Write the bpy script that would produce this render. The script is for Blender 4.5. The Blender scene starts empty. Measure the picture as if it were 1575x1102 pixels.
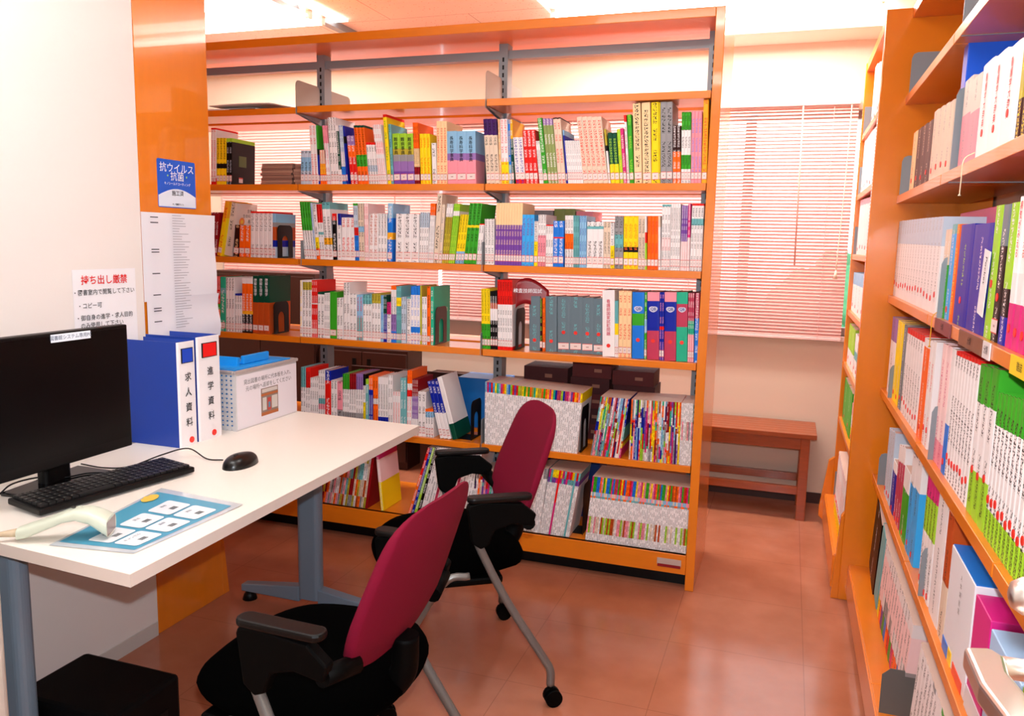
import bpy, bmesh, math, random
import numpy as np
from mathutils import Vector, Matrix, Euler
random.seed(7)
S = bpy.context.scene
COL = S.collection
PI = math.pi

# ------------------------------------------------------------------ camera, world, lights, exposure
FPX, YAW, PITCH, ROLL = 1236.75, .3280, .1431, .0217
CAM = Vector((.3171, -3.1714, 1.3883))
_f = Vector((-math.sin(YAW)*math.cos(PITCH), math.cos(YAW)*math.cos(PITCH), -math.sin(PITCH)))
_r = Vector((math.cos(YAW), math.sin(YAW), 0)); _u = _r.cross(_f)
_r, _u = _r*math.cos(ROLL)+_u*math.sin(ROLL), -_r*math.sin(ROLL)+_u*math.cos(ROLL)
cd = bpy.data.cameras.new('camera'); cam = bpy.data.objects.new('camera', cd); COL.objects.link(cam)
M = Matrix((( _r.x, _u.x, -_f.x, CAM.x), (_r.y, _u.y, -_f.y, CAM.y), (_r.z, _u.z, -_f.z, CAM.z), (0, 0, 0, 1)))
cam.matrix_world = M
cd.sensor_width = 36; cd.sensor_fit = 'HORIZONTAL'; cd.lens = FPX/1575*36; cd.clip_start = .02
S.camera = cam
S.view_settings.view_transform = 'Standard'; S.view_settings.look = 'None'
S.view_settings.gamma = 1; S.view_settings.use_curve_mapping = False
S.view_settings.exposure = 0.0
W = bpy.data.worlds.new('world'); S.world = W; W.use_nodes = True
bg = W.node_tree.nodes['Background']; bg.inputs[0].default_value = (.93, .96, 1, 1); bg.inputs[1].default_value = 3.4

def area_light(name, loc, sx, sy, power, color=(1, .97, .93), rot=(0, 0, 0)):
    l = bpy.data.lights.new(name, 'AREA'); l.shape = 'RECTANGLE'; l.size = sx; l.size_y = sy; l.energy = power; l.color = color
    o = bpy.data.objects.new(name, l); o.location = loc; o.rotation_euler = rot; COL.objects.link(o); return o
# the camera's own flash, just above the lens
_fl = bpy.data.lights.new('camera_flash', 'AREA'); _fl.shape = 'RECTANGLE'; _fl.size = .035; _fl.size_y = .02; _fl.energy = 30; _fl.color = (.86, .93, 1)
_fo = bpy.data.objects.new('camera_flash', _fl); COL.objects.link(_fo); _fo.matrix_world = Matrix.Translation(_u*.085+_r*.01) @ M
CEIL = 2.56
LAMPS = [(-2.6, .60, 1.05), (-.12, .90, 1.5), (-1.05, -2.0, 1.0), (-.2, -1.1, 1.0), (-.1, -2.6, 1.0)]   # fluorescent fixtures (x, y, length along x)
for i, (x, y, L) in enumerate(LAMPS):
    area_light('lamp_light', (x, y, CEIL-.085), L, .16, [30, 27, 9, 5, 3][i], (1, .97, .92) if i < 2 else (.97, .99, 1))

def pix_ray(px, py): return _f + _r*((px-787.5)/FPX) - _u*((py-551)/FPX)
def atX(px, py, v): d = pix_ray(px, py); return CAM + d*((v-CAM.x)/d.x)
def atY(px, py, v): d = pix_ray(px, py); return CAM + d*((v-CAM.y)/d.y)
def atZ(px, py, v): d = pix_ray(px, py); return CAM + d*((v-CAM.z)/d.z)

# ------------------------------------------------------------------ materials
def lin(c):
    return tuple(((v/255)/12.92 if v/255 <= .04045 else ((v/255+.055)/1.055)**2.4) for v in c)
_mats = {}
def mat(name, rgb, rough=.5, metal=0., spec=.5, noise=None, bump=None, emit=None, coat=0., trans=0.):
    if name in _mats: return _mats[name]
    m = bpy.data.materials.new(name); m.use_nodes = True; nt = m.node_tree; b = nt.nodes['Principled BSDF']
    c = lin(rgb)+(1,)
    b.inputs['Base Color'].default_value = c; b.inputs['Roughness'].default_value = rough; b.inputs['Metallic'].default_value = metal
    b.inputs['Specular IOR Level'].default_value = spec; b.inputs['Coat Weight'].default_value = coat
    if noise:
        sc, amt, stretch = noise
        tc = nt.nodes.new('ShaderNodeTexCoord'); mp = nt.nodes.new('ShaderNodeMapping'); mp.inputs['Scale'].default_value = stretch
        n = nt.nodes.new('ShaderNodeTexNoise'); n.inputs['Scale'].default_value = sc; n.inputs['Detail'].default_value = 5
        mx = nt.nodes.new('ShaderNodeMix'); mx.data_type = 'RGBA'
        mx.inputs[6].default_value = tuple(v*(1-amt) for v in c[:3])+(1,); mx.inputs[7].default_value = tuple(min(1, v*(1+amt)) for v in c[:3])+(1,)
        nt.links.new(tc.outputs['Object'], mp.inputs['Vector']); nt.links.new(mp.outputs[0], n.inputs['Vector'])
        nt.links.new(n.outputs['Fac'], mx.inputs[0]); nt.links.new(mx.outputs[2], b.inputs['Base Color'])
    if bump:
        sc, st = bump
        tc = nt.nodes.new('ShaderNodeTexCoord'); n = nt.nodes.new('ShaderNodeTexNoise'); n.inputs['Scale'].default_value = sc; n.inputs['Detail'].default_value = 4
        bp = nt.nodes.new('ShaderNodeBump'); bp.inputs['Strength'].default_value = st; bp.inputs['Distance'].default_value = .002
        nt.links.new(tc.outputs['Object'], n.inputs['Vector']); nt.links.new(n.outputs['Fac'], bp.inputs['Height']); nt.links.new(bp.outputs[0], b.inputs['Normal'])
    if emit:
        b.inputs['Emission Color'].default_value = tuple(emit[0])+(1,); b.inputs['Emission Strength'].default_value = emit[1]
    if trans: b.inputs['Transmission Weight'].default_value = trans
    _mats[name] = m; return m
WOOD = mat('orange_wood_laminate', (228, 124, 18), .30, noise=(6, .10, (1, 1, 8)), coat=.25)
WOODP = mat('orange_wood_panel', (228, 126, 20), .22, noise=(5, .08, (1, 6, 1)), coat=.5)
EDGE = mat('orange_wood_edge', (238, 128, 18), .35)
WHITE_WALL = mat('white_wall_paper', (234, 228, 224), .8, bump=(400, .15))
CREAM_WALL = mat('cream_wall', (226, 204, 184), .8, bump=(400, .1))
STEEL = mat('grey_painted_steel', (128, 136, 142), .4, metal=.1)
PLATE = mat('taupe_steel_plate', (150, 140, 132), .4, metal=.1)
BLACK = mat('black_steel', (4, 4, 5), .45, spec=.25)
BLKPL = mat('black_plastic', (4, 4, 5), .45, spec=.25)
BLKFAB = mat('black_fabric', (1, 1, 1), 1., spec=.02)
MAG = mat('magenta_fabric', (118, 6, 40), .85, spec=.2, bump=(900, .4))
SILVER = mat('silver_painted_tube', (120, 120, 118), .35, metal=.5)
DESKW = mat('white_desk_laminate', (245, 238, 228), .35)
DESKE = mat('desk_edge_band', (226, 214, 205), .5)
DESKM = mat('blue_grey_desk_leg', (120, 140, 158), .35, metal=.2)
PAPER = mat('paper', (240, 240, 245), .8)
PAGES = mat('book_pages', (205, 170, 155), .8)
LABELW = mat('label_white', (232, 214, 210), .5)
LABELR = mat('label_red_print', (215, 60, 50), .5)
INK = mat('black_ink', (12, 10, 12), .7)
INKR = mat('red_ink', (225, 25, 20), .7)
REDST = mat('red_round_sticker', (235, 40, 25), .4)
BENCHW = mat('brown_oiled_timber', (150, 66, 16), .32, noise=(14, .35, (1, 9, 9)), coat=.3)
BROWN = mat('dark_brown_panel', (56, 20, 8), .5)
BLINDM = mat('blind_slat', (240, 180, 170), .5)
_n = BLINDM.node_tree; _t = _n.nodes.new('ShaderNodeBsdfTranslucent'); _t.inputs[0].default_value = lin((250, 200, 190))+(1,); _x = _n.nodes.new('ShaderNodeMixShader'); _x.inputs[0].default_value = .22
_n.links.new(_n.nodes['Principled BSDF'].outputs[0], _x.inputs[1]); _n.links.new(_t.outputs[0], _x.inputs[2]); _n.links.new(_x.outputs[0], _n.nodes['Material Output'].inputs[0])
BASEB = mat('dark_vinyl_baseboard', (60, 26, 18), .5)
CHROME = mat('brushed_nickel', (240, 234, 228), .3, metal=1.)

# printed-cover material: base colour and ink colour come from the mesh, glyph-like marks from the UV
BOOKM = bpy.data.materials.new('printed_cover'); BOOKM.use_nodes = True
def _bm():
    nt = BOOKM.node_tree; N = nt.nodes; L = nt.links; b = N['Principled BSDF']
    b.inputs['Roughness'].default_value = .42; b.inputs['Specular IOR Level'].default_value = .18
    a = N.new('ShaderNodeAttribute'); a.attribute_name = 'Col'; k = N.new('ShaderNodeAttribute'); k.attribute_name = 'Ink'
    uv = N.new('ShaderNodeUVMap'); uv.uv_map = 'UV'; sp = N.new('ShaderNodeSeparateXYZ'); L.new(uv.outputs[0], sp.inputs[0])
    def math_(op, x, y=None):
        n = N.new('ShaderNodeMath'); n.operation = op
        for i, v in enumerate((x, y)):
            if v is None: continue
            if isinstance(v, (int, float)): n.inputs[i].default_value = v
            else: L.new(v, n.inputs[i])
        return n.outputs[0]
    au = math_('ABSOLUTE', sp.outputs[0]); inu = math_('LESS_THAN', au, .46)
    fr = math_('FRACT', sp.outputs[1]); gap = math_('GREATER_THAN', fr, .14)
    n1 = N.new('ShaderNodeTexNoise'); n1.noise_dimensions = '2D'; n1.inputs['Scale'].default_value = 3.4; n1.inputs['Detail'].default_value = 1
    L.new(uv.outputs[0], n1.inputs['Vector']); g = math_('GREATER_THAN', n1.outputs['Fac'], .525)
    n2 = N.new('ShaderNodeTexNoise'); n2.noise_dimensions = '1D'; n2.inputs['Scale'].default_value = .22; n2.inputs['Detail'].default_value = 0
    fl = math_('FLOOR', sp.outputs[1]); L.new(fl, n2.inputs['W']); t = math_('GREATER_THAN', n2.outputs['Fac'], .44)
    m = math_('MULTIPLY', math_('MULTIPLY', inu, gap), math_('MULTIPLY', g, t)); m = math_('MULTIPLY', m, k.outputs['Alpha'])
    mx = N.new('ShaderNodeMix'); mx.data_type = 'RGBA'; L.new(m, mx.inputs[0]); L.new(a.outputs['Color'], mx.inputs[6]); L.new(k.outputs['Color'], mx.inputs[7])
    L.new(mx.outputs[2], b.inputs['Base Color'])
_bm()

# ------------------------------------------------------------------ mesh helpers
class MB:
    """collects boxes, prisms, tubes, then links them as one mesh object"""
    def __init__(s): s.v = []; s.f = []; s.m = []; s.sm = []
    def add(s, vs, fs, mi=0, smooth=False):
        o = len(s.v); s.v += [tuple(v) for v in vs]; s.f += [tuple(i+o for i in f) for f in fs]; s.m += [mi]*len(fs); s.sm += [smooth]*len(fs); return s
    def box(s, a, b, mi=0, mtx=None):
        (x0, y0, z0), (x1, y1, z1) = a, b
        vs = [Vector(p) for p in ((x0,y0,z0),(x1,y0,z0),(x1,y1,z0),(x0,y1,z0),(x0,y0,z1),(x1,y0,z1),(x1,y1,z1),(x0,y1,z1))]
        if mtx: vs = [mtx @ v for v in vs]
        return s.add(vs, [(0,3,2,1),(4,5,6,7),(0,1,5,4),(1,2,6,5),(2,3,7,6),(3,0,4,7)], mi)
    def prism(s, poly, h0, h1, axis='z', mi=0, mtx=None, smooth=False):
        n = len(poly)
        def P(p, h): return Vector({'z': (p[0], p[1], h), 'x': (h, p[0], p[1]), 'y': (p[0], h, p[1])}[axis])
        vs = [P(p, h0) for p in poly]+[P(p, h1) for p in poly]
        if mtx: vs = [mtx @ v for v in vs]
        o = len(s.v)
        s.add(vs, [tuple(range(n))[::-1], tuple(range(n, 2*n))], mi)
        s.f += [tuple(o+q for q in (i, (i+1) % n, n+(i+1) % n, n+i)) for i in range(n)]; s.m += [mi]*n; s.sm += [smooth]*n
        return s
    def tube(s, pts, r, seg=12, mi=0, flat=None):
        pts = [Vector(p) for p in pts]; rings = []; up = None
        for i, p in enumerate(pts):
            t = (pts[min(i+1, len(pts)-1)]-pts[max(i-1, 0)]).normalized()
            if up is None: up = t.orthogonal().normalized()
            up = (up-t*up.dot(t)).normalized(); w = t.cross(up); rr = r[i] if isinstance(r, (list, tuple)) else r
            rings.append([p+(up*math.cos(2*PI*k/seg)+w*math.sin(2*PI*k/seg))*rr for k in range(seg)])
        vs = [q for R in rings for q in R]; fs = []
        for i in range(len(rings)-1):
            for k in range(seg): fs.append((i*seg+k, i*seg+(k+1) % seg, (i+1)*seg+(k+1) % seg, (i+1)*seg+k))
        s.add(vs, fs, mi, True)
        o = len(s.v)-len(vs); s.f += [tuple(o+k for k in range(seg))[::-1], tuple(o+len(vs)-seg+k for k in range(seg))]; s.m += [mi]*2; s.sm += [False]*2
        return s
    def grid(s, P, nu, nv, mi=0, closeu=False):
        vs = [P(i, j) for j in range(nv) for i in range(nu)]
        fs = [(j*nu+i, j*nu+(i+1) % nu, (j+1)*nu+(i+1) % nu, (j+1)*nu+i) for j in range(nv-1) for i in range(nu if closeu else nu-1)]
        return s.add(vs, fs, mi, True)
    def build(s, name, mats, parent=None, bevel=0, loc=None, seg=2, sub=0):
        me = bpy.data.meshes.new(name); me.from_pydata(s.v, [], s.f)
        for m in (mats if isinstance(mats, (list, tuple)) else [mats]): me.materials.append(m)
        me.polygons.foreach_set('material_index', s.m); me.polygons.foreach_set('use_smooth', s.sm); me.update()
        bm = bmesh.new(); bm.from_mesh(me); bmesh.ops.recalc_face_normals(bm, faces=bm.faces); bm.to_mesh(me); bm.free()
        o = bpy.data.objects.new(name, me); COL.objects.link(o)
        if parent: o.parent = parent
        if loc: o.location = loc
        if bevel:
            b = o.modifiers.new('bevel', 'BEVEL'); b.width = bevel; b.segments = seg; b.limit_method = 'ANGLE'; b.angle_limit = math.radians(40)
        if sub:
            d = o.modifiers.new('sub', 'SUBSURF'); d.levels = sub; d.render_levels = sub
        return o
def bezier(pts, n=8):
    """smooth path through points (Catmull-Rom)"""
    P = [Vector(p) for p in pts]; P = [P[0]*2-P[1]]+P+[P[-1]*2-P[-2]]; out = []
    for i in range(1, len(P)-2):
        for k in range(n):
            t = k/n; a, b, c, d = P[i-1:i+3]
            out.append(.5*((2*b)+(c-a)*t+(2*a-5*b+4*c-d)*t*t+(3*b-a-3*c+d)*t**3))
    return out+[P[-2]]
def rrect(w, h, r, n=5):
    pts = []
    for cx, cy, a0 in ((w/2-r, h/2-r, 0), (-w/2+r, h/2-r, 90), (-w/2+r, -h/2+r, 180), (w/2-r, -h/2+r, 270)):
        for k in range(n+1):
            a = math.radians(a0+90*k/n); pts.append((cx+r*math.cos(a), cy+r*math.sin(a)))
    return pts
def struct(o): o['kind'] = 'structure'; return o
def tag(o, label, cat, group=None):
    o['label'] = label; o['category'] = cat
    if group: o['group'] = group
    return o
def empty(name, loc, rz, label, cat, group=None):
    o = bpy.data.objects.new(name, None); o.empty_display_size = .05; COL.objects.link(o); o.location = loc; o.rotation_euler = (0, 0, rz)
    return tag(o, label, cat, group)
_tc = {}
def text_mesh(s, size, vertical=False, thick=0., bold=0.):
    key = (s, size, vertical, bold)
    if key in _tc: return _tc[key]
    c = bpy.data.curves.new('glyphs', 'FONT'); c.body = '\n'.join(s) if vertical else s; c.size = size; c.align_x = 'CENTER'; c.align_y = 'CENTER'
    c.space_line = .95; c.resolution_u = 2; c.extrude = thick; c.offset = bold
    o = bpy.data.objects.new('glyphs', c); COL.objects.link(o); bpy.context.view_layer.update()
    me = bpy.data.meshes.new_from_object(o.evaluated_get(bpy.context.evaluated_depsgraph_get())); me.name = 'lettering'
    bpy.data.objects.remove(o); bpy.data.curves.remove(c); _tc[key] = me; return me
def text(name, s, size, m, parent, frame, vertical=False, bold=0.):
    """frame: 4x4 whose x is the reading direction, y up, z towards the reader (in parent space)"""
    me = text_mesh(s, size, vertical, 0, bold).copy(); me.materials.clear(); me.materials.append(m)
    o = bpy.data.objects.new(name, me); COL.objects.link(o)
    if parent: o.parent = parent
    o.matrix_basis = frame
    return o
def frame(o, x, y):
    x = Vector(x).normalized(); y = Vector(y).normalized(); z = x.cross(y)
    return Matrix(((x.x, y.x, z.x, o[0]), (x.y, y.y, z.y, o[1]), (x.z, y.z, z.z, o[2]), (0, 0, 0, 1)))

# ------------------------------------------------------------------ the room
YW = 1.42; XR = 1.0; XL = -3.75; YN = -4.3; XP = -1.69
def floor_material():
    m = bpy.data.materials.new('salmon_vinyl_tile'); m.use_nodes = True; nt = m.node_tree; N = nt.nodes; L = nt.links; b = N['Principled BSDF']
    tc = N.new('ShaderNodeTexCoord'); n = N.new('ShaderNodeTexNoise'); n.inputs['Scale'].default_value = 5; n.inputs['Detail'].default_value = 8
    cr = N.new('ShaderNodeValToRGB'); cr.color_ramp.elements[0].position = .3; cr.color_ramp.elements[1].position = .7
    cr.color_ramp.elements[0].color = lin((166, 100, 72))+(1,); cr.color_ramp.elements[1].color = lin((184, 116, 88))+(1,)
    L.new(tc.outputs['Object'], n.inputs['Vector']); L.new(n.outputs['Fac'], cr.inputs[0])
    bt = N.new('ShaderNodeTexBrick'); bt.offset = 0; bt.inputs['Scale'].default_value = 1; bt.inputs['Brick Width'].default_value = .45; bt.inputs['Row Height'].default_value = .45
    bt.inputs['Mortar Size'].default_value = .0015; bt.inputs['Mortar'].default_value = (.72, .72, .72, 1); bt.inputs['Color1'].default_value = bt.inputs['Color2'].default_value = (1, 1, 1, 1)
    L.new(tc.outputs['Object'], bt.inputs['Vector'])
    mx = N.new('ShaderNodeMix'); mx.data_type = 'RGBA'; mx.blend_type = 'MULTIPLY'; mx.inputs[0].default_value = 1
    L.new(cr.outputs[0], mx.inputs[6]); L.new(bt.outputs['Color'], mx.inputs[7]); L.new(mx.outputs[2], b.inputs['Base Color'])
    b.inputs['Roughness'].default_value = .16; b.inputs['Specular IOR Level'].default_value = .5
    n3 = N.new('ShaderNodeTexNoise'); n3.inputs['Scale'].default_value = 7; bp = N.new('ShaderNodeBump'); bp.inputs['Strength'].default_value = .12; bp.inputs['Distance'].default_value = .004
    L.new(tc.outputs['Object'], n3.inputs['Vector']); L.new(n3.outputs['Fac'], bp.inputs['Height']); L.new(bp.outputs[0], b.inputs['Normal'])
    return m
def ceiling_material():
    m = bpy.data.materials.new('perforated_ceiling_board'); m.use_nodes = True; nt = m.node_tree; N = nt.nodes; L = nt.links; b = N['Principled BSDF']
    tc = N.new('ShaderNodeTexCoord'); bt = N.new('ShaderNodeTexBrick'); bt.offset = .5; bt.inputs['Scale'].default_value = 1; bt.inputs['Brick Width'].default_value = .9; bt.inputs['Row Height'].default_value = .45
    bt.inputs['Mortar Size'].default_value = .002; bt.inputs['Mortar'].default_value = lin((170, 130, 115))+(1,); bt.inputs['Color1'].default_value = bt.inputs['Color2'].default_value = lin((240, 220, 205))+(1,)
    v = N.new('ShaderNodeTexVoronoi'); v.inputs['Scale'].default_value = 45; lt = N.new('ShaderNodeMath'); lt.operation = 'LESS_THAN'; lt.inputs[1].default_value = .14
    mx = N.new('ShaderNodeMix'); mx.data_type = 'RGBA'; mx.inputs[7].default_value = lin((205, 150, 120))+(1,)
    L.new(tc.outputs['Object'], bt.inputs['Vector']); L.new(tc.outputs['Object'], v.inputs['Vector']); L.new(v.outputs['Distance'], lt.inputs[0]); L.new(lt.outputs[0], mx.inputs[0]); L.new(bt.outputs['Color'], mx.inputs[6])
    L.new(mx.outputs[2], b.inputs['Base Color']); b.inputs['Roughness'].default_value = .9
    return m
struct(MB().box((XL, YN, -.1), (XR+.1, YW+.1, 0)).build('floor', floor_material()))
struct(MB().box((XL, YN, CEIL), (XR+.1, YW+.1, CEIL+.1)).build('ceiling', ceiling_material()))
WX0, WX1, WZ0, WZ1 = -3.35, .70, .93, 2.10
w = MB().box((XL, YW, 0), (XR+.1, YW+.12, WZ0)).box((XL, YW, WZ1), (XR+.1, YW+.12, CEIL)).box((XL, YW, WZ0), (WX0, YW+.12, WZ1)).box((WX1, YW, WZ0), (XR+.1, YW+.12, WZ1))
struct(w.build('wall_back', CREAM_WALL))
struct(MB().box((XR, YN, 0), (XR+.1, YW, CEIL)).build('wall_right', CREAM_WALL))
struct(MB().box((XL-.1, YN, 0), (XL, YW, CEIL)).build('wall_far_left', CREAM_WALL))
struct(MB().box((XP-.12, YN, 0), (XP, -1.055, CEIL)).build('wall_left', WHITE_WALL))
struct(MB().box((XL, YN-.1, 0), (XR+.1, YN, CEIL)).build('wall_front', WHITE_WALL))
struct(MB().box((XL, 1.16, 2.44), (XR, YW, CEIL)).build('trim_1', mat('beam_white', (246, 232, 220), .8)))
struct(MB().box((-2.15, YN, CEIL-.035), (-2.105, 1.12, CEIL)).build('trim_2', STEEL))
struct(MB().box((XL, YW-.006, 0), (XR, YW, .06)).build('baseboard_back', BASEB))
struct(MB().box((XP, YN, 0), (XP+.005, -1.06, .05)).build('baseboard_left', mat('pale_baseboard', (200, 195, 190), .6)))
# window with sill, frame, mullions, glass
FR = mat('aluminium_window_frame', (150, 125, 115), .4, metal=.2)
w = MB()
for a, b in ((WX0, WX0+.04), (WX1-.04, WX1), (-1.37, -1.31), (.045, .10), (-2.75, -2.69)): w.box((a, YW+.05, WZ0), (b, YW+.10, WZ1))
w.box((WX0, YW+.05, WZ0), (WX1, YW+.10, WZ0+.04)).box((WX0, YW+.05, WZ1-.04), (WX1, YW+.10, WZ1))
win = struct(w.build('window_1', FR))
gl = mat('window_glass', (255, 255, 255), .0, trans=1.)
g = MB().box((WX0+.03, YW+.07, WZ0+.03), (WX1-.03, YW+.075, WZ1-.03)).build('pane', gl, win)
MB().box((WX0-.03, YW-.025, WZ0-.028), (WX1+.03, YW+.05, WZ0)).build('window_sill', mat('sill_white', (235, 215, 205), .4), win, bevel=.003)
# greenery and a pale building outside
hb = MB()
for i in range(12):
    x = .55+i*.28+random.uniform(-.1, .1); z = random.uniform(.7, 1.25); r = random.uniform(.28, .45)
    def P(a, b, x=x, z=z, r=r):
        th = 2*PI*a/14; ph = PI*b/9; q = r*(1+.25*math.sin(5*th+i)*math.sin(4*ph)); return (x+q*math.sin(ph)*math.cos(th), 4.2+q*math.sin(ph)*math.sin(th), z+q*math.cos(ph))
    hb.grid(P, 14, 10, closeu=True)
tag(hb.build('hedge', mat('hedge_leaves', (70, 150, 105), .8, noise=(18, .5, (1, 1, 1)))), 'green hedge outside the window, seen beside the blind edge', 'hedge')
struct(MB().box((-8, 3.6, -.2), (6, 7, -.1)).build('ground_outside', mat('pale_concrete', (190, 185, 178), .8)))

def blind(x0, x1, zb, label, tilt, wandx):
    hr = MB().box((x0, YW-.075, 2.115), (x1, YW-.02, 2.155)).build('venetian_blind', mat('blind_headrail', (240, 205, 200), .5), bevel=.003)
    tag(hr, label, 'blind')
    n = 66; s = MB()
    for i in range(n):
        z = 2.10-(2.10-zb-.02)*i/(n-1); a = math.radians(tilt)
        for (u0, u1, k0, k1) in ((-.0125, 0, 0, .0022), (0, .0125, .0022, 0)):
            p = []
            for x in (x0+.004, x1-.004):
                for uu, kk in ((u0, k0), (u1, k1)):
                    p.append((x, YW-.047+uu*math.cos(a)-kk*math.sin(a), z+uu*math.sin(a)+kk*math.cos(a)))
            s.add([p[0], p[1], p[3], p[2]], [(0, 1, 2, 3)], 0, True)
    so = s.build('slats', BLINDM, hr); so['kind'] = 'stuff'
    c = MB(); k = max(2, int((x1-x0)/.55))
    for i in range(k):
        x = x0+.12+(x1-x0-.24)*i/(k-1)
        for dy in (-.0605, -.0335): c.box((x-.001, YW+dy-.0008, zb), (x+.001, YW+dy+.0008, 2.12))
    c.build('ladder_cords', mat('cord_pink', (235, 180, 175), .8), hr)['kind'] = 'stuff'
    MB().box((x0+.003, YW-.06, zb-.008), (x1-.003, YW-.034, zb+.008)).build('bottom_rail', mat('blind_rail', (235, 205, 200), .5), hr, bevel=.003)
    MB().tube([(wandx, YW-.09, 2.11), (wandx+.01, YW-.092, 1.3)], .004, 8).build('tilt_wand', mat('clear_wand', (235, 170, 155), .2), hr)
blind(-1.70, .600, .915, 'long pale pink venetian blind with light behind it, right of the blind joint', 41, .33)
blind(-3.30, -1.712, .915, 'darker venetian blind seen through the left bays of the bookcase', 58, -2.0)
MB_ = MB().tube(bezier([(.560, YW-.088, 2.11), (.556, YW-.088, 1.7), (.545, YW-.085, 1.28)]), .0025, 6).tube([(.545, YW-.085, 1.28), (.545, YW-.085, 1.235)], [.004, .011], 10).build('blind_cord', mat('cord_cream', (245, 225, 205), .7))
tag(MB_, 'hanging pull cord with tassel at the right edge of the blind', 'cord')

# ------------------------------------------------------------------ ceiling lamps
TUBE = mat('fluorescent_tube', (255, 255, 255), .5, emit=((1, .97, .92), 14))
LBL = ['fluorescent ceiling light glowing above the left bay of the bookcase', 'fluorescent ceiling light between the long bookcase and the window',
       'fluorescent ceiling light above the desk', 'fluorescent ceiling light above the aisle', 'fluorescent ceiling light by the door']
for (x, y, L), lb in zip(LAMPS, LBL):
    e = empty('ceiling_light', (x, y, CEIL), 0, lb, 'ceiling light')
    MB().prism([(-.12, 0), (-.10, -.03), (.10, -.03), (.12, 0)], -L/2-.02, L/2+.02, 'x').build('housing', mat('lamp_white_metal', (250, 248, 245), .4), e)
    if x == LAMPS[0][0] or x == LAMPS[1][0]: MB().box((-L/2-.05, -.25, -.012), (L/2+.05, .24, -.0005)).build('reflector_tray', mat('diffuser_opal', (255, 255, 255), .5, emit=((1, .96, .9), 7)), e)
    for s in (-1, 1):
        MB().tube([(-L/2, s*.06, -.055), (L/2, s*.06, -.055)], .016, 12).build('tube', TUBE, e)
        for q in (-1, 1): MB().box((q*L/2-.012, s*.06-.014, -.07), (q*L/2+.012, s*.06+.014, -.028)).build('socket', mat('lamp_socket', (215, 200, 185), .5), e)

# ------------------------------------------------------------------ the long double-faced bookcase
LZ = [2.228, 1.965, 1.626, 1.292, .934, .519, .150]
X0 = [-2.70, -1.80, -.90]; D = .47
bc = empty('bookcase', (0, 0, 0), 0, 'long orange wooden double-faced bookcase with grey posts behind the chairs', 'bookcase')
MB().box((0, 0, 0), (.035, D, 2.262)).build('end_panel', WOODP, bc, bevel=.002)
MB().box((-2.735, 0, 0), (-2.70, D, 2.262)).build('end_panel', WOODP, bc, bevel=.002)
MB().box((-2.70, 0, 2.226), (0, D, 2.262)).build('top_board', WOOD, bc, bevel=.002)
MB().box((-2.70, .215, 2.165), (0, .255, 2.200)).build('top_rail', STEEL, bc)
for x in (-2.68, -1.80, -.90, -.02):
    p = MB().box((x-.02, .205, .05), (x+.02, .265, 2.226), 0)
    for k in range(62):
        z = .2+k*.032
        p.box((x-.004, .2035, z), (x+.004, .2055, z+.018), 1)
    p.build('post', [STEEL, BLACK], bc)
for i, z in enumerate(LZ[1:]):
    for x in X0:
        dz = .004 if (x == -2.70 and i in (0,)) else 0
        if i < 5:
            s = MB().box((x+.003, .004, z-.028-dz), (x+.897, .203, z-dz)).build('shelf', WOOD, bc, bevel=.0015)
            MB().box((x+.003, .267, z-.028-dz), (x+.897, D-.004, z-dz)).build('shelf', WOOD, bc, bevel=.0015)
            b = MB()
            for q in (x+.006, x+.892): b.add([(q, .01, z-.03), (q, .203, z-.03), (q, .203, z-.062), (q, .16, z-.055), (q+.002, .01, z-.03), (q+.002, .203, z-.03), (q+.002, .203, z-.062), (q+.002, .16, z-.055)], [(0,1,2,3), (7,6,5,4), (0,4,5,1), (1,5,6,2), (2,6,7,3), (3,7,4,0)])
            b.build('shelf_bracket', STEEL, bc)
        else:
            MB().box((x+.001, -.004, z-.03), (x+.899, D-.004, z)).build('base_shelf', WOOD, bc, bevel=.002)
MB().box((-2.70, -.006, .068), (0, .016, .15)).build('base_fascia', WOOD, bc, bevel=.002)
MB().box((-2.70, .06, 0), (0, D-.05, .068)).build('plinth', BLACK, bc)
st = MB().box((-.115, -.0085, .100), (-.018, -.0065, .128), 0).box((-.113, -.0095, .092), (-.020, -.0066, .104), 1).build('maker_plate', [mat('plate_silver', (190, 170, 160), .3), mat('plate_red', (140, 10, 25), .4)], bc)
for k, y0 in enumerate((.02,)): MB().tube([(-.09, .1, .0), (-.09, .1, .066)], .02, 14).build('levelling_foot', BLKPL, bc)
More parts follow.
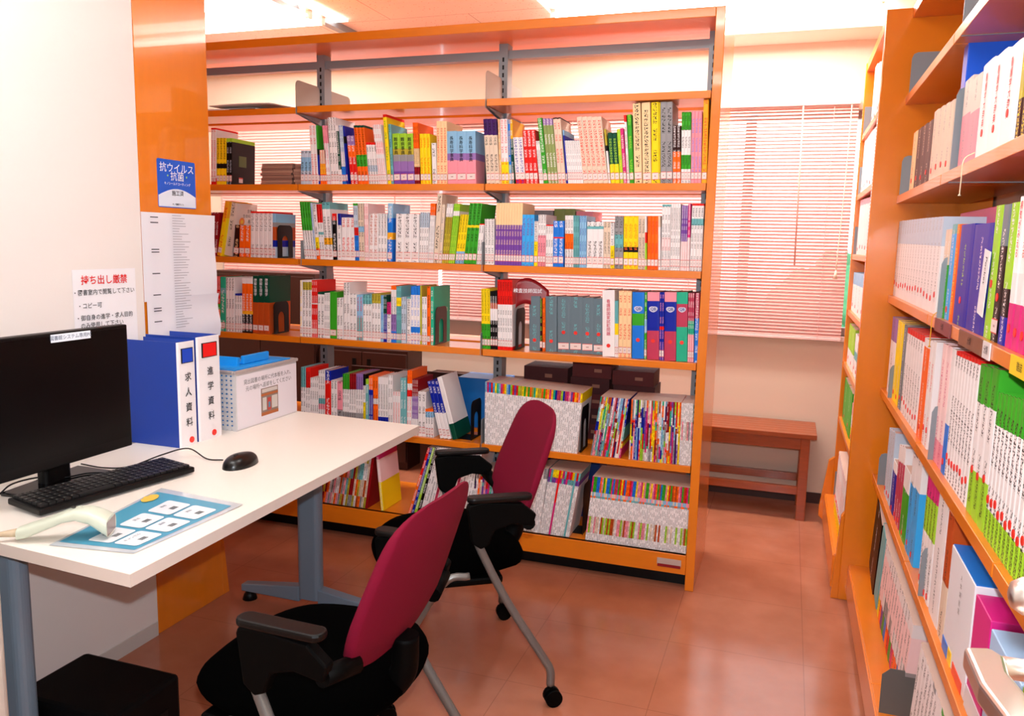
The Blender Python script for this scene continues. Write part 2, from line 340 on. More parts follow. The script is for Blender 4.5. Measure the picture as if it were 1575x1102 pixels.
# divider plates
def plate(name, x, y0, y1, z0, z1, m, label, grp, r=.025, ax='x', hole=False, cat='bookend'):
    """upright sheet-metal plate in the plane x = const with rounded upper corners and a foot"""
    pts = [(y0, z0), (y1, z0)]
    for k in range(5):
        a = PI/2*k/4; pts.append((y1-r+r*math.cos(a), z1-r+r*math.sin(a)))
    for k in range(5):
        a = PI/2+PI/2*k/4; pts.append((y0+r+r*math.cos(a), z1-r+r*math.sin(a)))
    o = MB()
    if not hole:
        o.prism(pts, x-.001, x+.001, 'x')
    else:
        h = z1-z0; w_ = y1-y0; a0, a1 = y0+w_*.3, y1-w_*.3; b0, b1 = z0+h*.04, z0+h*.68
        inn = [(a0, b0), (a1, b0)]+[((a0+a1)/2+(a1-a0)/2*math.cos(t), b1-(a1-a0)/2+(a1-a0)/2*math.sin(t)) for t in [PI*k/6 for k in range(7)]]
        bm = bmesh.new()
        vo = [bm.verts.new((0, p[0], p[1])) for p in pts]; vi = [bm.verts.new((0, p[0], p[1])) for p in inn]
        eds = [bm.edges.new((vo[i], vo[(i+1) % len(vo)])) for i in range(len(vo))]+[bm.edges.new((vi[i], vi[(i+1) % len(vi)])) for i in range(len(vi))]
        bmesh.ops.triangle_fill(bm, edges=eds, use_beauty=True)
        bm.verts.index_update(); fs = [tuple(v.index for v in f.verts) for f in bm.faces]; vs = [v.co.copy() for v in bm.verts]; bm.free()
        o.add([(x-.001, v.y, v.z) for v in vs], fs); o.add([(x+.001, v.y, v.z) for v in vs], [f[::-1] for f in fs])
        no, ni = len(pts), len(inn)
        for ring in (pts, inn):
            n = len(ring); o.add([(x-.001, p[0], p[1]) for p in ring]+[(x+.001, p[0], p[1]) for p in ring], [(i, (i+1) % n, n+(i+1) % n, n+i) for i in range(n)])
    return tag(o.build(name, m), label, cat, grp)
for nm, x in (('left', -1.80), ('right', -.90)):
    for k, (a, b) in enumerate(((.0, .195), (.275, .47))):
        plate('divider_plate', x+.0, a, b, LZ[1]-.035, LZ[1]+.115, PLATE, 'taupe metal divider plate, %s side, at the %s bay joint of the empty top shelf' % (('front', 'rear')[k], nm), None, cat='divider')
# papers on the top shelf, left bay
for k, (x0, x1, y0, rz, c, lb) in enumerate(((-2.32, -2.02, .05, .12, (238, 232, 225), 'loose white sheaf of papers on the top shelf beside the orange panel'), (-2.27, -1.93, .03, -.16, (215, 205, 200), 'grey paper sheet sliding over the papers on the top shelf'))):
    def P(i, j, x0=x0, x1=x1, y0=y0, k=k):
        u, v = i/12, j/8; return ((u-.5)*(x1-x0), v*.20, .004+.014*k+.008*math.sin(u*6+k*2)*v+.012*k*u*(1-u))
    g = MB().grid(P, 13, 9); o = g.build('paper_sheaf', mat('sheaf_%d' % k, c, .7)); o.location = ((x0+x1)/2, y0-.03, LZ[1]); o.rotation_euler = (0, 0, rz*.3)
    sm = o.modifiers.new('t', 'SOLIDIFY'); sm.thickness = .008-.004*k; sm.offset = -1; tag(o, lb, 'papers')
o = MB().box((-2.23, .02, LZ[1]), (-2.03, .19, LZ[1]+.006)).build('black_folder', BLACK, bevel=.001); tag(o, 'thin black folder under the papers on the top shelf', 'folder'); o.location.z = -.0045

# ------------------------------------------------------------------ orange end panel at left, with its case behind
cs = empty('side_bookcase', (XP, -.88, 0), 0, 'orange wooden bookcase end panel beside the white wall, holding notices', 'bookcase')
MB().box((-.03, -.172, 0), (0, .168, 2.30)).build('end_panel', WOODP, cs, bevel=.002)
MB().prism([(.168, 0), (.205, 0), (.168, .33)], -.03, 0, 'x').build('base_gusset', WOODP, cs, bevel=.001)
MB().box((-1.5, -.17, 2.26), (-.031, .166, 2.30)).build('top_board', WOOD, cs)
MB().box((-1.5, -.17, 0), (-.031, -.15, 2.258)).build('back_panel', WOOD, cs)
MB().box((-1.53, -.172, 0), (-1.501, .168, 2.30)).build('end_panel', WOODP, cs)
for z in (.08, .43, .78, 1.13, 1.48, 1.83): MB().box((-1.5, -.149, z), (-.031, .166, z+.025)).build('shelf', WOOD, cs)

# notices
def sheet(name, a, b, z0, z1, label, cat, m=PAPER, off=.002, curl=0.):
    """paper on the left plane, between y=a and y=b"""
    g = MB()
    def P(i, j):
        u, v = i/10, j/14; return (off+curl*(math.sin(v*7)*.5+.5)*u*u, a+(b-a)*u, z0+(z1-z0)*v)
    g.grid(P, 11, 15); o = g.build(name, m); o.location = (XP, 0, 0); tag(o, label, cat); return o
def fY(y, z, off=.0035): return frame((off, y, z), (0, 1, 0), (0, 0, 1))
n1 = sheet('notice', *[atX(p, 462, XP).y for p in (112, 209)], 1.04, atX(160, 414, XP).z, 'white notice with red heading on the white wall above the monitor', 'notice')
yc = (atX(112, 462, XP).y+atX(209, 462, XP).y)/2
def line(par, s, px, py, h, m=INK, bold=0., al=None):
    p = atX(px, py, XP); return text('lettering', s, h, m, par, fY(p.y, p.z), bold=bold)
line(n1, '持ち出し厳禁', 160, 431, .030, INKR, .0004)
line(n1, '・図書室内で閲覧して下さい', 160, 449, .0185, INK, .0001)
line(n1, '・コピー可', 137, 471, .0185, INK, .0001)
line(n1, '・御自身の進学・求人目的', 161, 487, .0185, INK, .0001)
line(n1, 'のみ使用して下さい', 157, 499, .0185, INK, .0001)
n2 = sheet('classification_list', atX(220, 430, XP).y, atX(331, 430, XP).y, atX(280, 460, XP).z, atX(274, 329, XP).z, 'long white list of small grey print taped on the orange panel', 'list', mat('list_paper', (232, 232, 240), .8), curl=.006)
n3 = MB(); y0, y1 = atX(223, 480, XP).y, atX(334, 480, XP).y; za, zb = 1.02, atX(280, 455, XP).z
n3.grid(lambda i, j: (.010+.006*math.sin(j*.8)*(i/8), y0+(y1-y0)*i/8, za+(zb-za)*j/8), 9, 9)
o = n3.build('second_sheet', mat('list_paper', (232, 232, 240), .8), n2)
n2o = MB(); rr = random.Random(3)
for r_ in range(44):
    py = 333+r_*3.95
    z = atX(275, py, XP).z; ya = atX(262, 430, XP).y; L = rr.uniform(.03, .085)
    if z < 1.03: break
    xo = .0175
    n2o.add([(xo, ya, z), (xo, ya+L, z), (xo, ya+L, z+.0022), (xo, ya, z+.0022)], [(0, 1, 2, 3)], 0)
    if r_ in (1, 3, 13, 14, 22, 30, 35, 36, 40): n2o.add([(xo, ya-.10, z), (xo, ya-.065, z), (xo, ya-.065, z+.0035), (xo, ya-.10, z+.0035)], [(0, 1, 2, 3)], 1)
n2o.build('printed_lines', [mat('grey_print', (172, 172, 182), .8), mat('dark_print', (70, 70, 80), .8)], n2)['kind'] = 'stuff'
# virus-coating sticker
ya, yb = atX(242, 285, XP).y, atX(300, 285, XP).y; za, zb = atX(270, 320, XP).z, atX(270, 247, XP).z
def rr_yz(a, b, z0, z1, r, mb, x0, x1, mi=0):
    mb.prism([((a+b)/2+p[0], (z0+z1)/2+p[1]) for p in rrect(b-a, z1-z0, r)], x0, x1, 'x', mi)
sk = MB(); rr_yz(ya, yb, za, zb, .006, sk, .0005, .0015)
stk = tag(sk.build('coating_sticker', mat('sticker_blue', (10, 90, 210), .3), loc=(XP, 0, 0)), 'blue and white rounded sticker with white lettering on the orange panel', 'sticker')
b2 = MB(); hh = (zb-za)*.40; arc = [(ya+.002, za+.003), (yb-.002, za+.003)]+[(yb-.002-(yb-ya-.004)*k/12, za+hh*.62+hh*.38*math.sin(PI*k/12)) for k in range(13)]
b2.prism(arc, .0016, .0020, 'x'); b2.build('white_field', mat('sticker_white', (225, 235, 250), .3), stk)
WTX = mat('white_print', (245, 248, 255), .5)
ym = (ya+yb)/2
for s, dz, h, m in (('抗ウイルス', .82, .033, WTX), ('抗菌', .65, .033, WTX), ('キノシールドコーティング', .50, .0105, WTX), ('施工済', .30, .019, INK), ('キノ情報サイト', .07, .008, INK)):
    text('lettering', s, h, m, stk, fY(ym, za+(zb-za)*dz), bold=.0001)
for s_ in (-1, 1): text('dot', '・', .03, mat('lime_print', (170, 230, 90), .5), stk, fY(ym+s_*.045, za+(zb-za)*.65))

# ------------------------------------------------------------------ desk
ZD = .72
dk = empty('desk', (-1.25, -1.27, 0), 0, 'white desk with blue-grey legs against the left wall', 'desk')
def dl(v): return (v[0]+1.25, v[1]+1.27)
A_ = atZ(200, 884, ZD); B_ = atZ(645, 655, ZD); C_ = B_+(atZ(461, 633, ZD)-B_)*1.36; D_ = A_+(atZ(0, 836, ZD)-A_)*2.05
poly = [dl(A_), dl(B_), dl(C_), dl(D_)]
t = MB(); t.prism(poly, ZD-.028, ZD-.001, 'z', 1); t.prism(poly, ZD-.001, ZD, 'z', 0); t.build('desktop', [DESKW, DESKE], dk)
for (cx, cy) in ((-1.300, -.70), (-1.345, -1.87)):
    x, y = dl((cx, cy))
    MB().prism([(x+a, y+b) for a, b in rrect(.095, .05, .022)], .05, ZD-.06, 'z', smooth=False).build('leg', DESKM, dk)
    f = MB()
    for s in (-1, 1):
        L = .30
        P0 = [(x+s*.04, y-.022, .035), (x+s*.04, y+.022, .035), (x+s*.04, y+.022, .095), (x+s*.04, y-.022, .095), (x+s*L, y-.02, .035), (x+s*L, y+.02, .035), (x+s*L, y+.02, .062), (x+s*L, y-.02, .062)]
        f.add(P0, [(0, 3, 2, 1), (4, 5, 6, 7), (0, 1, 5, 4), (1, 2, 6, 5), (2, 3, 7, 6), (3, 0, 4, 7)])
    f.build('foot_bar', DESKM, dk, bevel=.004)
    MB().box((x-.26, y-.02, ZD-.066), (x+.30, y+.02, ZD-.028)).build('cross_arm', BLACK, dk)
    for s in (-1, 1): MB().tube([(x+s*.275, y, 0), (x+s*.275, y, .02), (x+s*.275, y, .036)], [.028, .022, .01], 16).build('levelling_foot', BLKPL, dk)
MB().box((-.12, -.53, ZD-.066), (-.08, .56, ZD-.03)).build('under_rail', BLACK, dk)

# ------------------------------------------------------------------ monitor
xm = -1.40
y1 = atX(200, 600, xm).y; ztop = atX(197, 499, xm).z; zbot = atX(207, 684, xm).z
mn = empty('monitor', (xm, y1-.265, ZD), 0, 'black flat computer monitor with a small white label at the left of the desk', 'monitor')
MB().box((-.03, -.265, zbot-ZD), (0, .265, ztop-ZD)).build('housing', BLKPL, mn, bevel=.003)
MB().box((.0002, -.257, zbot-ZD+.028), (.0012, .257, ztop-ZD-.008)).build('screen', mat('dark_screen', (2, 2, 3), .3, spec=.2), mn)
MB().box((-.06, -.14, zbot-ZD+.04), (-.03, .14, ztop-ZD-.06)).build('rear_cover', BLKPL, mn, bevel=.01)
pl = atX(78, 520, xm+.002); pr_ = atX(139, 512, xm+.002)
lbm = MB().box((.0014, pl.y-(y1-.265), pr_.z-ZD-.014), (.0022, pr_.y-(y1-.265), pr_.z-ZD+.006)).build('asset_label', mat('label_paper', (235, 245, 255), .6), mn)
text('lettering', '図書館システム専用PC', .0125, mat('grey_blue_ink', (60, 80, 110), .7), lbm, frame((.0028, (pl.y+pr_.y)/2-(y1-.265), pr_.z-ZD-.004), (0, 1, 0), (0, 0, 1)))
bp = [atZ(*p, ZD) for p in ((78, 773), (189, 731), (120, 721), (0, 764))]
bx, by = xm, y1-.265
MB().prism([(p.x-bx, p.y-by) for p in bp], 0, .010, 'z').build('stand_base', mat('gloss_black', (4, 4, 5), .12), mn, bevel=.003)
cxb, cyb = sum(p.x for p in bp)/4-bx, sum(p.y for p in bp)/4-by
MB().prism([(cxb-.015-.02+a, cyb+b) for a, b in rrect(.035, .085, .012)], .010, .16, 'z').build('stand_neck', BLKPL, mn)

# keyboard
kq = [atZ(*p, ZD) for p in ((62, 798), (336, 719), (287, 703), (60, 783))]
kd = (kq[1]-kq[0]); klen = .44; ka = math.atan2(kd.y, kd.x)
kb = tag(MB().box((0, 0, .004), (klen, .135, .020)).build('keyboard', BLKPL, bevel=.004), 'black keyboard lying on the desk in front of the monitor', 'keyboard')
kb.location = (kq[0].x, kq[0].y, ZD); kb.rotation_euler = (math.radians(2.0), 0, ka); kb.location.z += .001
KEY = mat('black_keycap', (16, 16, 18), .45); kk = MB(); leg = MB()
for r in range(6):
    x = .010; ky = .012+r*.0195
    while x < klen-.02:
        wkey = .0165
        if r == 0 and .09 < x < .2: wkey = .094
        if not (.285 < x < .293 or .345 < x < .352):
            kk.box((x, ky, .0201), (min(x+wkey, klen-.01), ky+.0165, .0265))
            if wkey < .05: leg.add([(x+.004, ky+.008, .0268), (x+.0075, ky+.008, .0268), (x+.0075, ky+.0125, .0268), (x+.004, ky+.0125, .0268)], [(0, 1, 2, 3)])
        x += wkey+.0028
kk.build('keycaps', KEY, kb)['kind'] = 'stuff'
leg.build('key_legends', mat('key_print', (120, 120, 115), .6), kb)
# mouse
mp = atZ(371, 716, ZD)
ms = MB()
def MP(i, j):
    th = 2*PI*i/28; v = j/9; r = math.cos(v*PI/2)**.6
    return (.066*r*math.cos(th), .038*r*math.sin(th)*(1-.12*math.cos(th)), .036*math.sin(v*PI/2)*(1-.18*math.cos(th)*0)+.0)
ms.grid(MP, 28, 10, closeu=True); ms.prism([MP(i, 0)[:2] for i in range(28)], 0, .001, 'z')
mo = tag(ms.build('mouse', mat('mouse_black', (5, 5, 6), .3)), 'black computer mouse on the white desk right of the keyboard', 'mouse')
mo.location = (mp.x, mp.y, ZD); mo.rotation_euler = (0, 0, ka+.15)
MB().box((-.03, -.003, .0335), (-.012, .003, .0375)).build('scroll_wheel', mat('wheel_grey', (30, 30, 32), .5), mo, bevel=.002)
cp = [atZ(343, 710, ZD), atZ(318, 708, ZD), atZ(290, 703, ZD), atZ(250, 713, ZD), atZ(200, 720, ZD), atZ(160, 722, ZD), atZ(125, 716, ZD)]
tag(MB().tube(bezier([(p.x, p.y, ZD+.004+(.022 if 2 <= i <= 3 else 0)) for i, p in enumerate(cp)]), .002, 8).build('mouse_cable', BLKPL), 'thin black mouse cable running behind the keyboard', 'cable')
cp = [atZ(p[0], p[1], ZD) for p in ((225, 731), (205, 732), (190, 736), (140, 735), (100, 742), (60, 742), (20, 752), (0, 768))]
tag(MB().tube(bezier([(p.x, p.y, ZD+.013) for p in cp]), .0022, 8).build('keyboard_cable', BLKPL), 'black keyboard cable passing over the monitor foot', 'cable')

# barcode sheet (laminated)
sq = [atZ(*p, ZD) for p in ((75, 840), (205, 853), (374, 778), (248, 752))]
def sp(u, v, dz=0.):
    p = (sq[0]*(1-u)+sq[1]*u)*(1-v)+(sq[3]*(1-u)+sq[2]*u)*v; return (p.x, p.y, ZD+dz)
ls = MB().grid(lambda i, j: sp(i/8, j/10, .0015+.010*max(0, (j/10-.8))*(i/8)), 9, 11)
lam = tag(ls.build('barcode_sheet', mat('laminate_clear', (205, 212, 218), .12, coat=.6)), 'laminated blue sheet of command barcodes under the hand scanner', 'sheet')
ls = MB().grid(lambda i, j: sp(.04+.90*i/8, .05+.88*j/10, .0021+.010*max(0, (j/10-.8))*(i/8)), 9, 11)
ls.build('blue_print', mat('print_blue', (82, 160, 190), .3), lam)
cells = MB(); bars = MB()
for r in range(3):
    for c in range(2):
        u0, v0 = .30+c*.31, .10+r*.255; du, dv = .28, .22
        q = [(u0+(.5+p[0])*du, v0+(.5+p[1])*dv) for p in rrect(1, 1, .12, 4)]
        cells.add([sp(u, v, .0034) for u, v in q], [tuple(range(len(q)))])
        for k in range(9):
            uu = u0+du*.55; vv = v0+dv*(.40+k*.03); bars.add([sp(uu, vv, .0037), sp(uu+du*.22, vv, .0037), sp(uu+du*.22, vv+dv*(.012+.008*(k % 2)), .0037), sp(uu, vv+dv*(.012+.008*(k % 2)), .0037)], [(0, 1, 2, 3)])
        e1 = Vector(sp(u0, v0+dv, 0))-Vector(sp(u0, v0, 0)); e2 = Vector(sp(u0, v0, 0))-Vector(sp(u0+du, v0, 0))
        text('lettering', ['終了', 'キャンセル', '貸出', '返却', '検索', '更新'][r*2+c], .010, mat('dark_blue_ink', (40, 60, 90), .7), lam, frame(Vector(sp(u0+du*.25, v0+dv*.5, .0037)), e1, e2))
cells.build('white_fields', mat('print_white', (235, 240, 244), .3), lam); bars.build('barcodes', INK, lam)
yl = MB(); cy_ = [(.10+.07*math.cos(2*PI*k/18)*(1+.12*math.sin(3*k)), .80+.075*math.sin(2*PI*k/18)) for k in range(18)]
yl.add([sp(u, v, .0045) for u, v in cy_], [tuple(range(18))]); yl.build('yellow_spot', mat('print_yellow', (235, 200, 70), .3), lam)

# hand scanner
s0 = atZ(30, 832, ZD); s1 = atZ(172, 826, ZD); sd = s1-s0; sl = sd.length; sa = math.atan2(sd.y, sd.x)
prof = [(0, .0, .026, .019), (.10, .004, .032, .021), (.30, .020, .044, .023), (.50, .036, .058, .025), (.64, .040, .066, .027), (.80, .030, .064, .030), (.92, .012, .054, .034), (1.0, .001, .044, .037)]
sc = MB()
def SP(i, j):
    u, zb_, zt_, hw = prof[j]; a = 2*PI*i/20; c, s_ = math.cos(a), math.sin(a)
    k = 3.2; r = (abs(c)**k+abs(s_)**k)**(-1/k)
    return (u*sl, c*r*hw, (zb_+zt_)/2+s_*r*(zt_-zb_)/2)
sc.grid(SP, 20, 8, closeu=True); sc.add([SP(i, 0) for i in range(20)], [tuple(range(20))]); sc.add([SP(i, 7) for i in range(20)], [tuple(range(20))])
so = tag(sc.build('barcode_scanner', mat('scanner_ivory', (206, 214, 196), .4)), 'ivory hand-held barcode scanner lying on the blue sheet', 'scanner')
so.location = (s0.x, s0.y, ZD+.0045); so.rotation_euler = (0, 0, sa)
MB().box((sl*.995, -.030, .006), (sl*1.004, .030, .038)).build('scan_window', mat('scan_glass', (150, 130, 120), .2), so, bevel=.004)
MB().tube([(sl*.60, 0, .066), (sl*.60, 0, .0685)], .005, 12).build('trigger_lamp', mat('lamp_dark', (60, 60, 55), .3), so)
MB().tube([(-.05, -.006, .012), (0, 0, .014)], [.004, .010], 10).build('cable_boot', mat('boot_beige', (200, 180, 150), .5), so)
cb = [s0+Vector((math.cos(sa), math.sin(sa), 0))*(-.05)+Vector((0, 0, .015)), s0+Vector((-.12, -.03, .006)), s0+Vector((-.2, -.02, .005))]
tag(MB().tube(bezier(cb), .003, 8).build('scanner_cable', mat('cable_grey', (205, 195, 185), .5)), 'pale scanner cable leaving the left edge of the picture', 'cable')

# binders
def binder(pa, pb, htop_px, blue, title, sq_col, label, depth, dx=0):
    a = atZ(*pa, ZD); b = atZ(*pb, ZD); xs = (a.x+b.x)/2+dx; w_ = b.y-a.y; h = atX(*htop_px, xs).z-ZD
    e = empty('binder', (xs, a.y, ZD), 0, label, 'binder')
    c = .003; g = MB()
    g.box((-depth, .0006, 0), (0, c, h), 0); g.box((-depth, w_-c, 0), (0, w_-.0006, h), 0); g.build('cover', mat('binder_blue', (16, 60, 160), .35), e)
    q = [(0, 0), (.0045, .006), (.006, w_/2), (.0045, w_-.006), (0, w_)]
    MB().prism([(p[0], p[1]) for p in q], 0, h, 'z').build('spine', mat('binder_white', (238, 236, 240), .3), e)
    MB().box((-depth+.02, c+.004, .01), (-.012, w_-c-.004, h-.016)).build('sheets', mat('binder_sheets', (236, 226, 220), .8), e)
    MB().box((-.002, w_/2-w_*.32, h*.80), (.0075, w_/2+w_*.32, h*.94), 1).box((-.001, w_/2-w_*.28, h*.807), (.0082, w_/2+w_*.28, h*.933), 0).build('colour_square', [mat('sq'+title, sq_col, .4), INK], e)
    for i, ch in enumerate(title): text('lettering', ch, .030, INK, e, frame((.0078, w_/2, h*(.66-i*.145)), (0, 1, 0), (0, 0, 1)), bold=.0003)
    MB().prism([(w_*.6+.010*math.cos(2*PI*k/16), h*.055+.010*math.sin(2*PI*k/16)) for k in range(16)], .0055, .0085, 'x').build('round_sticker', REDST, e)
    return e
binder((277, 690), (303, 681), (275, 527), 1, '求人資料', (10, 70, 200), 'thick blue binder with blue square on white spine beside the monitor', .20)
binder((304, 680), (343, 669), (305, 519), 1, '進学資料', (235, 15, 15), 'blue binder with red square on white spine beside the basket', .20)

# basket
ba = atZ(359, 664, ZD); bb = atZ(461, 634, ZD); bxx = (ba.x+bb.x)/2; bw = bb.y-ba.y-.004; bh = .205
bk = empty('basket', (bxx, ba.y+.002, ZD), 0, 'white perforated plastic basket with a paper notice on its front at desk end', 'basket')
BASK = mat('basket_white', (215, 212, 212), .45); HOLE = mat('basket_hole_shadow', (30, 28, 30), .9)
bd = .16
b_ = MB()
for (p0, p1) in (((-.004, 0, 0), (0, bw, bh)), ((-bd, 0, 0), (-bd+.004, bw, bh)), ((-bd+.004, bw-.004, 0), (-.004, bw, bh)), ((-bd+.004, .004, 0), (-.004, bw-.004, .004))): b_.box(p0, p1)
# perforated side towards the camera: strips leave real holes
nx, nz = 8, 13; cw = (bd-.008)/nx; chh = bh/nz
for i in range(nx): b_.box((-bd+.004+i*cw+cw*.45, 0, 0), (-bd+.004+(i+1)*cw, .003, bh))
for k in range(nz): b_.box((-bd+.004, .0004, k*chh+chh*.35), (-.004, .0026, (k+1)*chh))
b_.build('tub', BASK, bk)
r_ = MB()
for p0, p1 in (((-.006, -.006, bh-.006), (.007, bw+.006, bh+.006)), ((-bd-.007, -.006, bh-.006), (-bd+.006, bw+.006, bh+.006)), ((-bd+.006, -.006, bh-.006), (-.006, .006, bh+.006)), ((-bd+.006, bw-.006, bh-.006), (-.006, bw+.006, bh+.006))): r_.box(p0, p1)
r_.build('rim', mat('basket_rim', (170, 160, 158), .5), bk, bevel=.003)
ns = MB().box((.001, .004, .004), (.0022, bw-.002, bh-.012)).build('paper_notice', mat('notice_paper', (232, 228, 236), .5), bk)
for i, s in enumerate(('貸出図書の場所に代本板を入れ、', '元の場所へ返却をしてください')):
    text('lettering', s, .0195, mat('grey_ink', (90, 90, 95), .7), ns, frame((.0027, bw*.52, bh*(.80-.12*i)), (0, 1, 0), (0, 0, 1)))
ph = MB(); py0, py1, pz0, pz1 = bw*.38, bw*.66, bh*.13, bh*.62
ph.box((.0023, py0, pz0), (.0030, py1, pz1), 0)
for k, (a, b, c, d, m_) in enumerate(((0, 1, .72, .80, 1), (0, 1, .0, .12, 1), (.08, .3, .2, .66, 2), (.62, .95, .2, .66, 2), (.36, .56, .16, .62, 3), (.05, .95, .84, .97, 2), (.40, .52, .26, .46, 4))):
    ph.box((.0030, py0+(py1-py0)*a, pz0+(pz1-pz0)*c), (.0033+.0001*k, py0+(py1-py0)*b, pz0+(pz1-pz0)*d), m_)
ph.build('shelf_picture', [mat('pic_ground', (140, 120, 110), .5), mat('pic_shelf', (180, 100, 50), .5), mat('pic_books', (205, 200, 195), .5), mat('pic_ring', (190, 70, 60), .5), mat('pic_blue', (90, 140, 170), .5)], ns)
BL = mat('sky_blue_board', (20, 150, 235), .4)
for k in range(11):
    y = .012+k*(bw-.024)/11
    o = MB().box((0, 0, 0), (bd-.024, .0285, bh+.002)).build('shelf_marker', BL, bevel=.002)
    o.location = (bxx-bd+.010, ba.y+.002+y, ZD+.006)
    tag(o, 'sky blue place-marker board standing in the basket', 'board', 'blue place-marker boards in the basket')
o = MB().box((0, 0, 0), (.09, .016, .235)).build('shelf_marker', BL, bevel=.002); o.location = (bxx-bd+.008, ba.y+.050, ZD+.007); o.rotation_euler = (-.16, 0, 0); o.location.y = ba.y-.001+.012
tag(o, 'tall blue marker board leaning at the left end of the basket', 'board'); o.location = (bxx-bd+.012, ba.y+.055, ZD+.012)
o = MB().box((0, 0, 0), (.014, .15, .030)).box((-.02, 0, 0), (.0, .15, .010)).build('shelf_marker', BL, bevel=.003); o.location = (bxx-.075, ba.y+.13, ZD+bh+.0085)
tag(o, 'wide blue marker lying across the boards in the basket', 'board')

# computer tower / black box under the desk, white rounded cabinet at left
z_ = .27; pa = atZ(122, 1008, z_); pb = atZ(277, 1036, z_)
tw = empty('computer_case', (pa.x, pb.y, 0), 0, 'black desktop computer case on the floor under the desk', 'computer')
MB().box((0, -.22, 0), (pb.x-pa.x, 0, z_)).build('housing', mat('case_black', (2, 2, 3), .6, spec=.15), tw, bevel=.012)
MB().prism([(pb.x-pa.x+.001+0*p[0], 0) for p in ((0, 0),)]*0+[(-.19, .05), (-.05, .05), (-.05, .20), (-.19, .20)], pb.x-pa.x+.0005, pb.x-pa.x+.003, 'x').build('side_vent', BLACK, tw)
tag(MB().tube(bezier([(pa.x-.01, pb.y-.02, .22), (pa.x-.06, pb.y-.05, .17), (pa.x-.07, pb.y-.08, .08), (pa.x-.02, pb.y-.12, .01)]), .004, 8).build('power_cable', BLKPL), 'black cable looping beside the computer case on the floor', 'cable')
cy = -2.04; cx_ = atY(9, 880, cy)
cbn = MB().prism([(cx_.x-.25+p[0], cy-.22+p[1]) for p in rrect(.5, .44, .03, 6)], 0, cx_.z+.006, 'z').build('white_cabinet', mat('cabinet_ivory', (222, 215, 205), .45), bevel=.008)
tag(cbn, 'white cabinet with rounded corner at the left edge, nearer than the desk', 'cabinet')

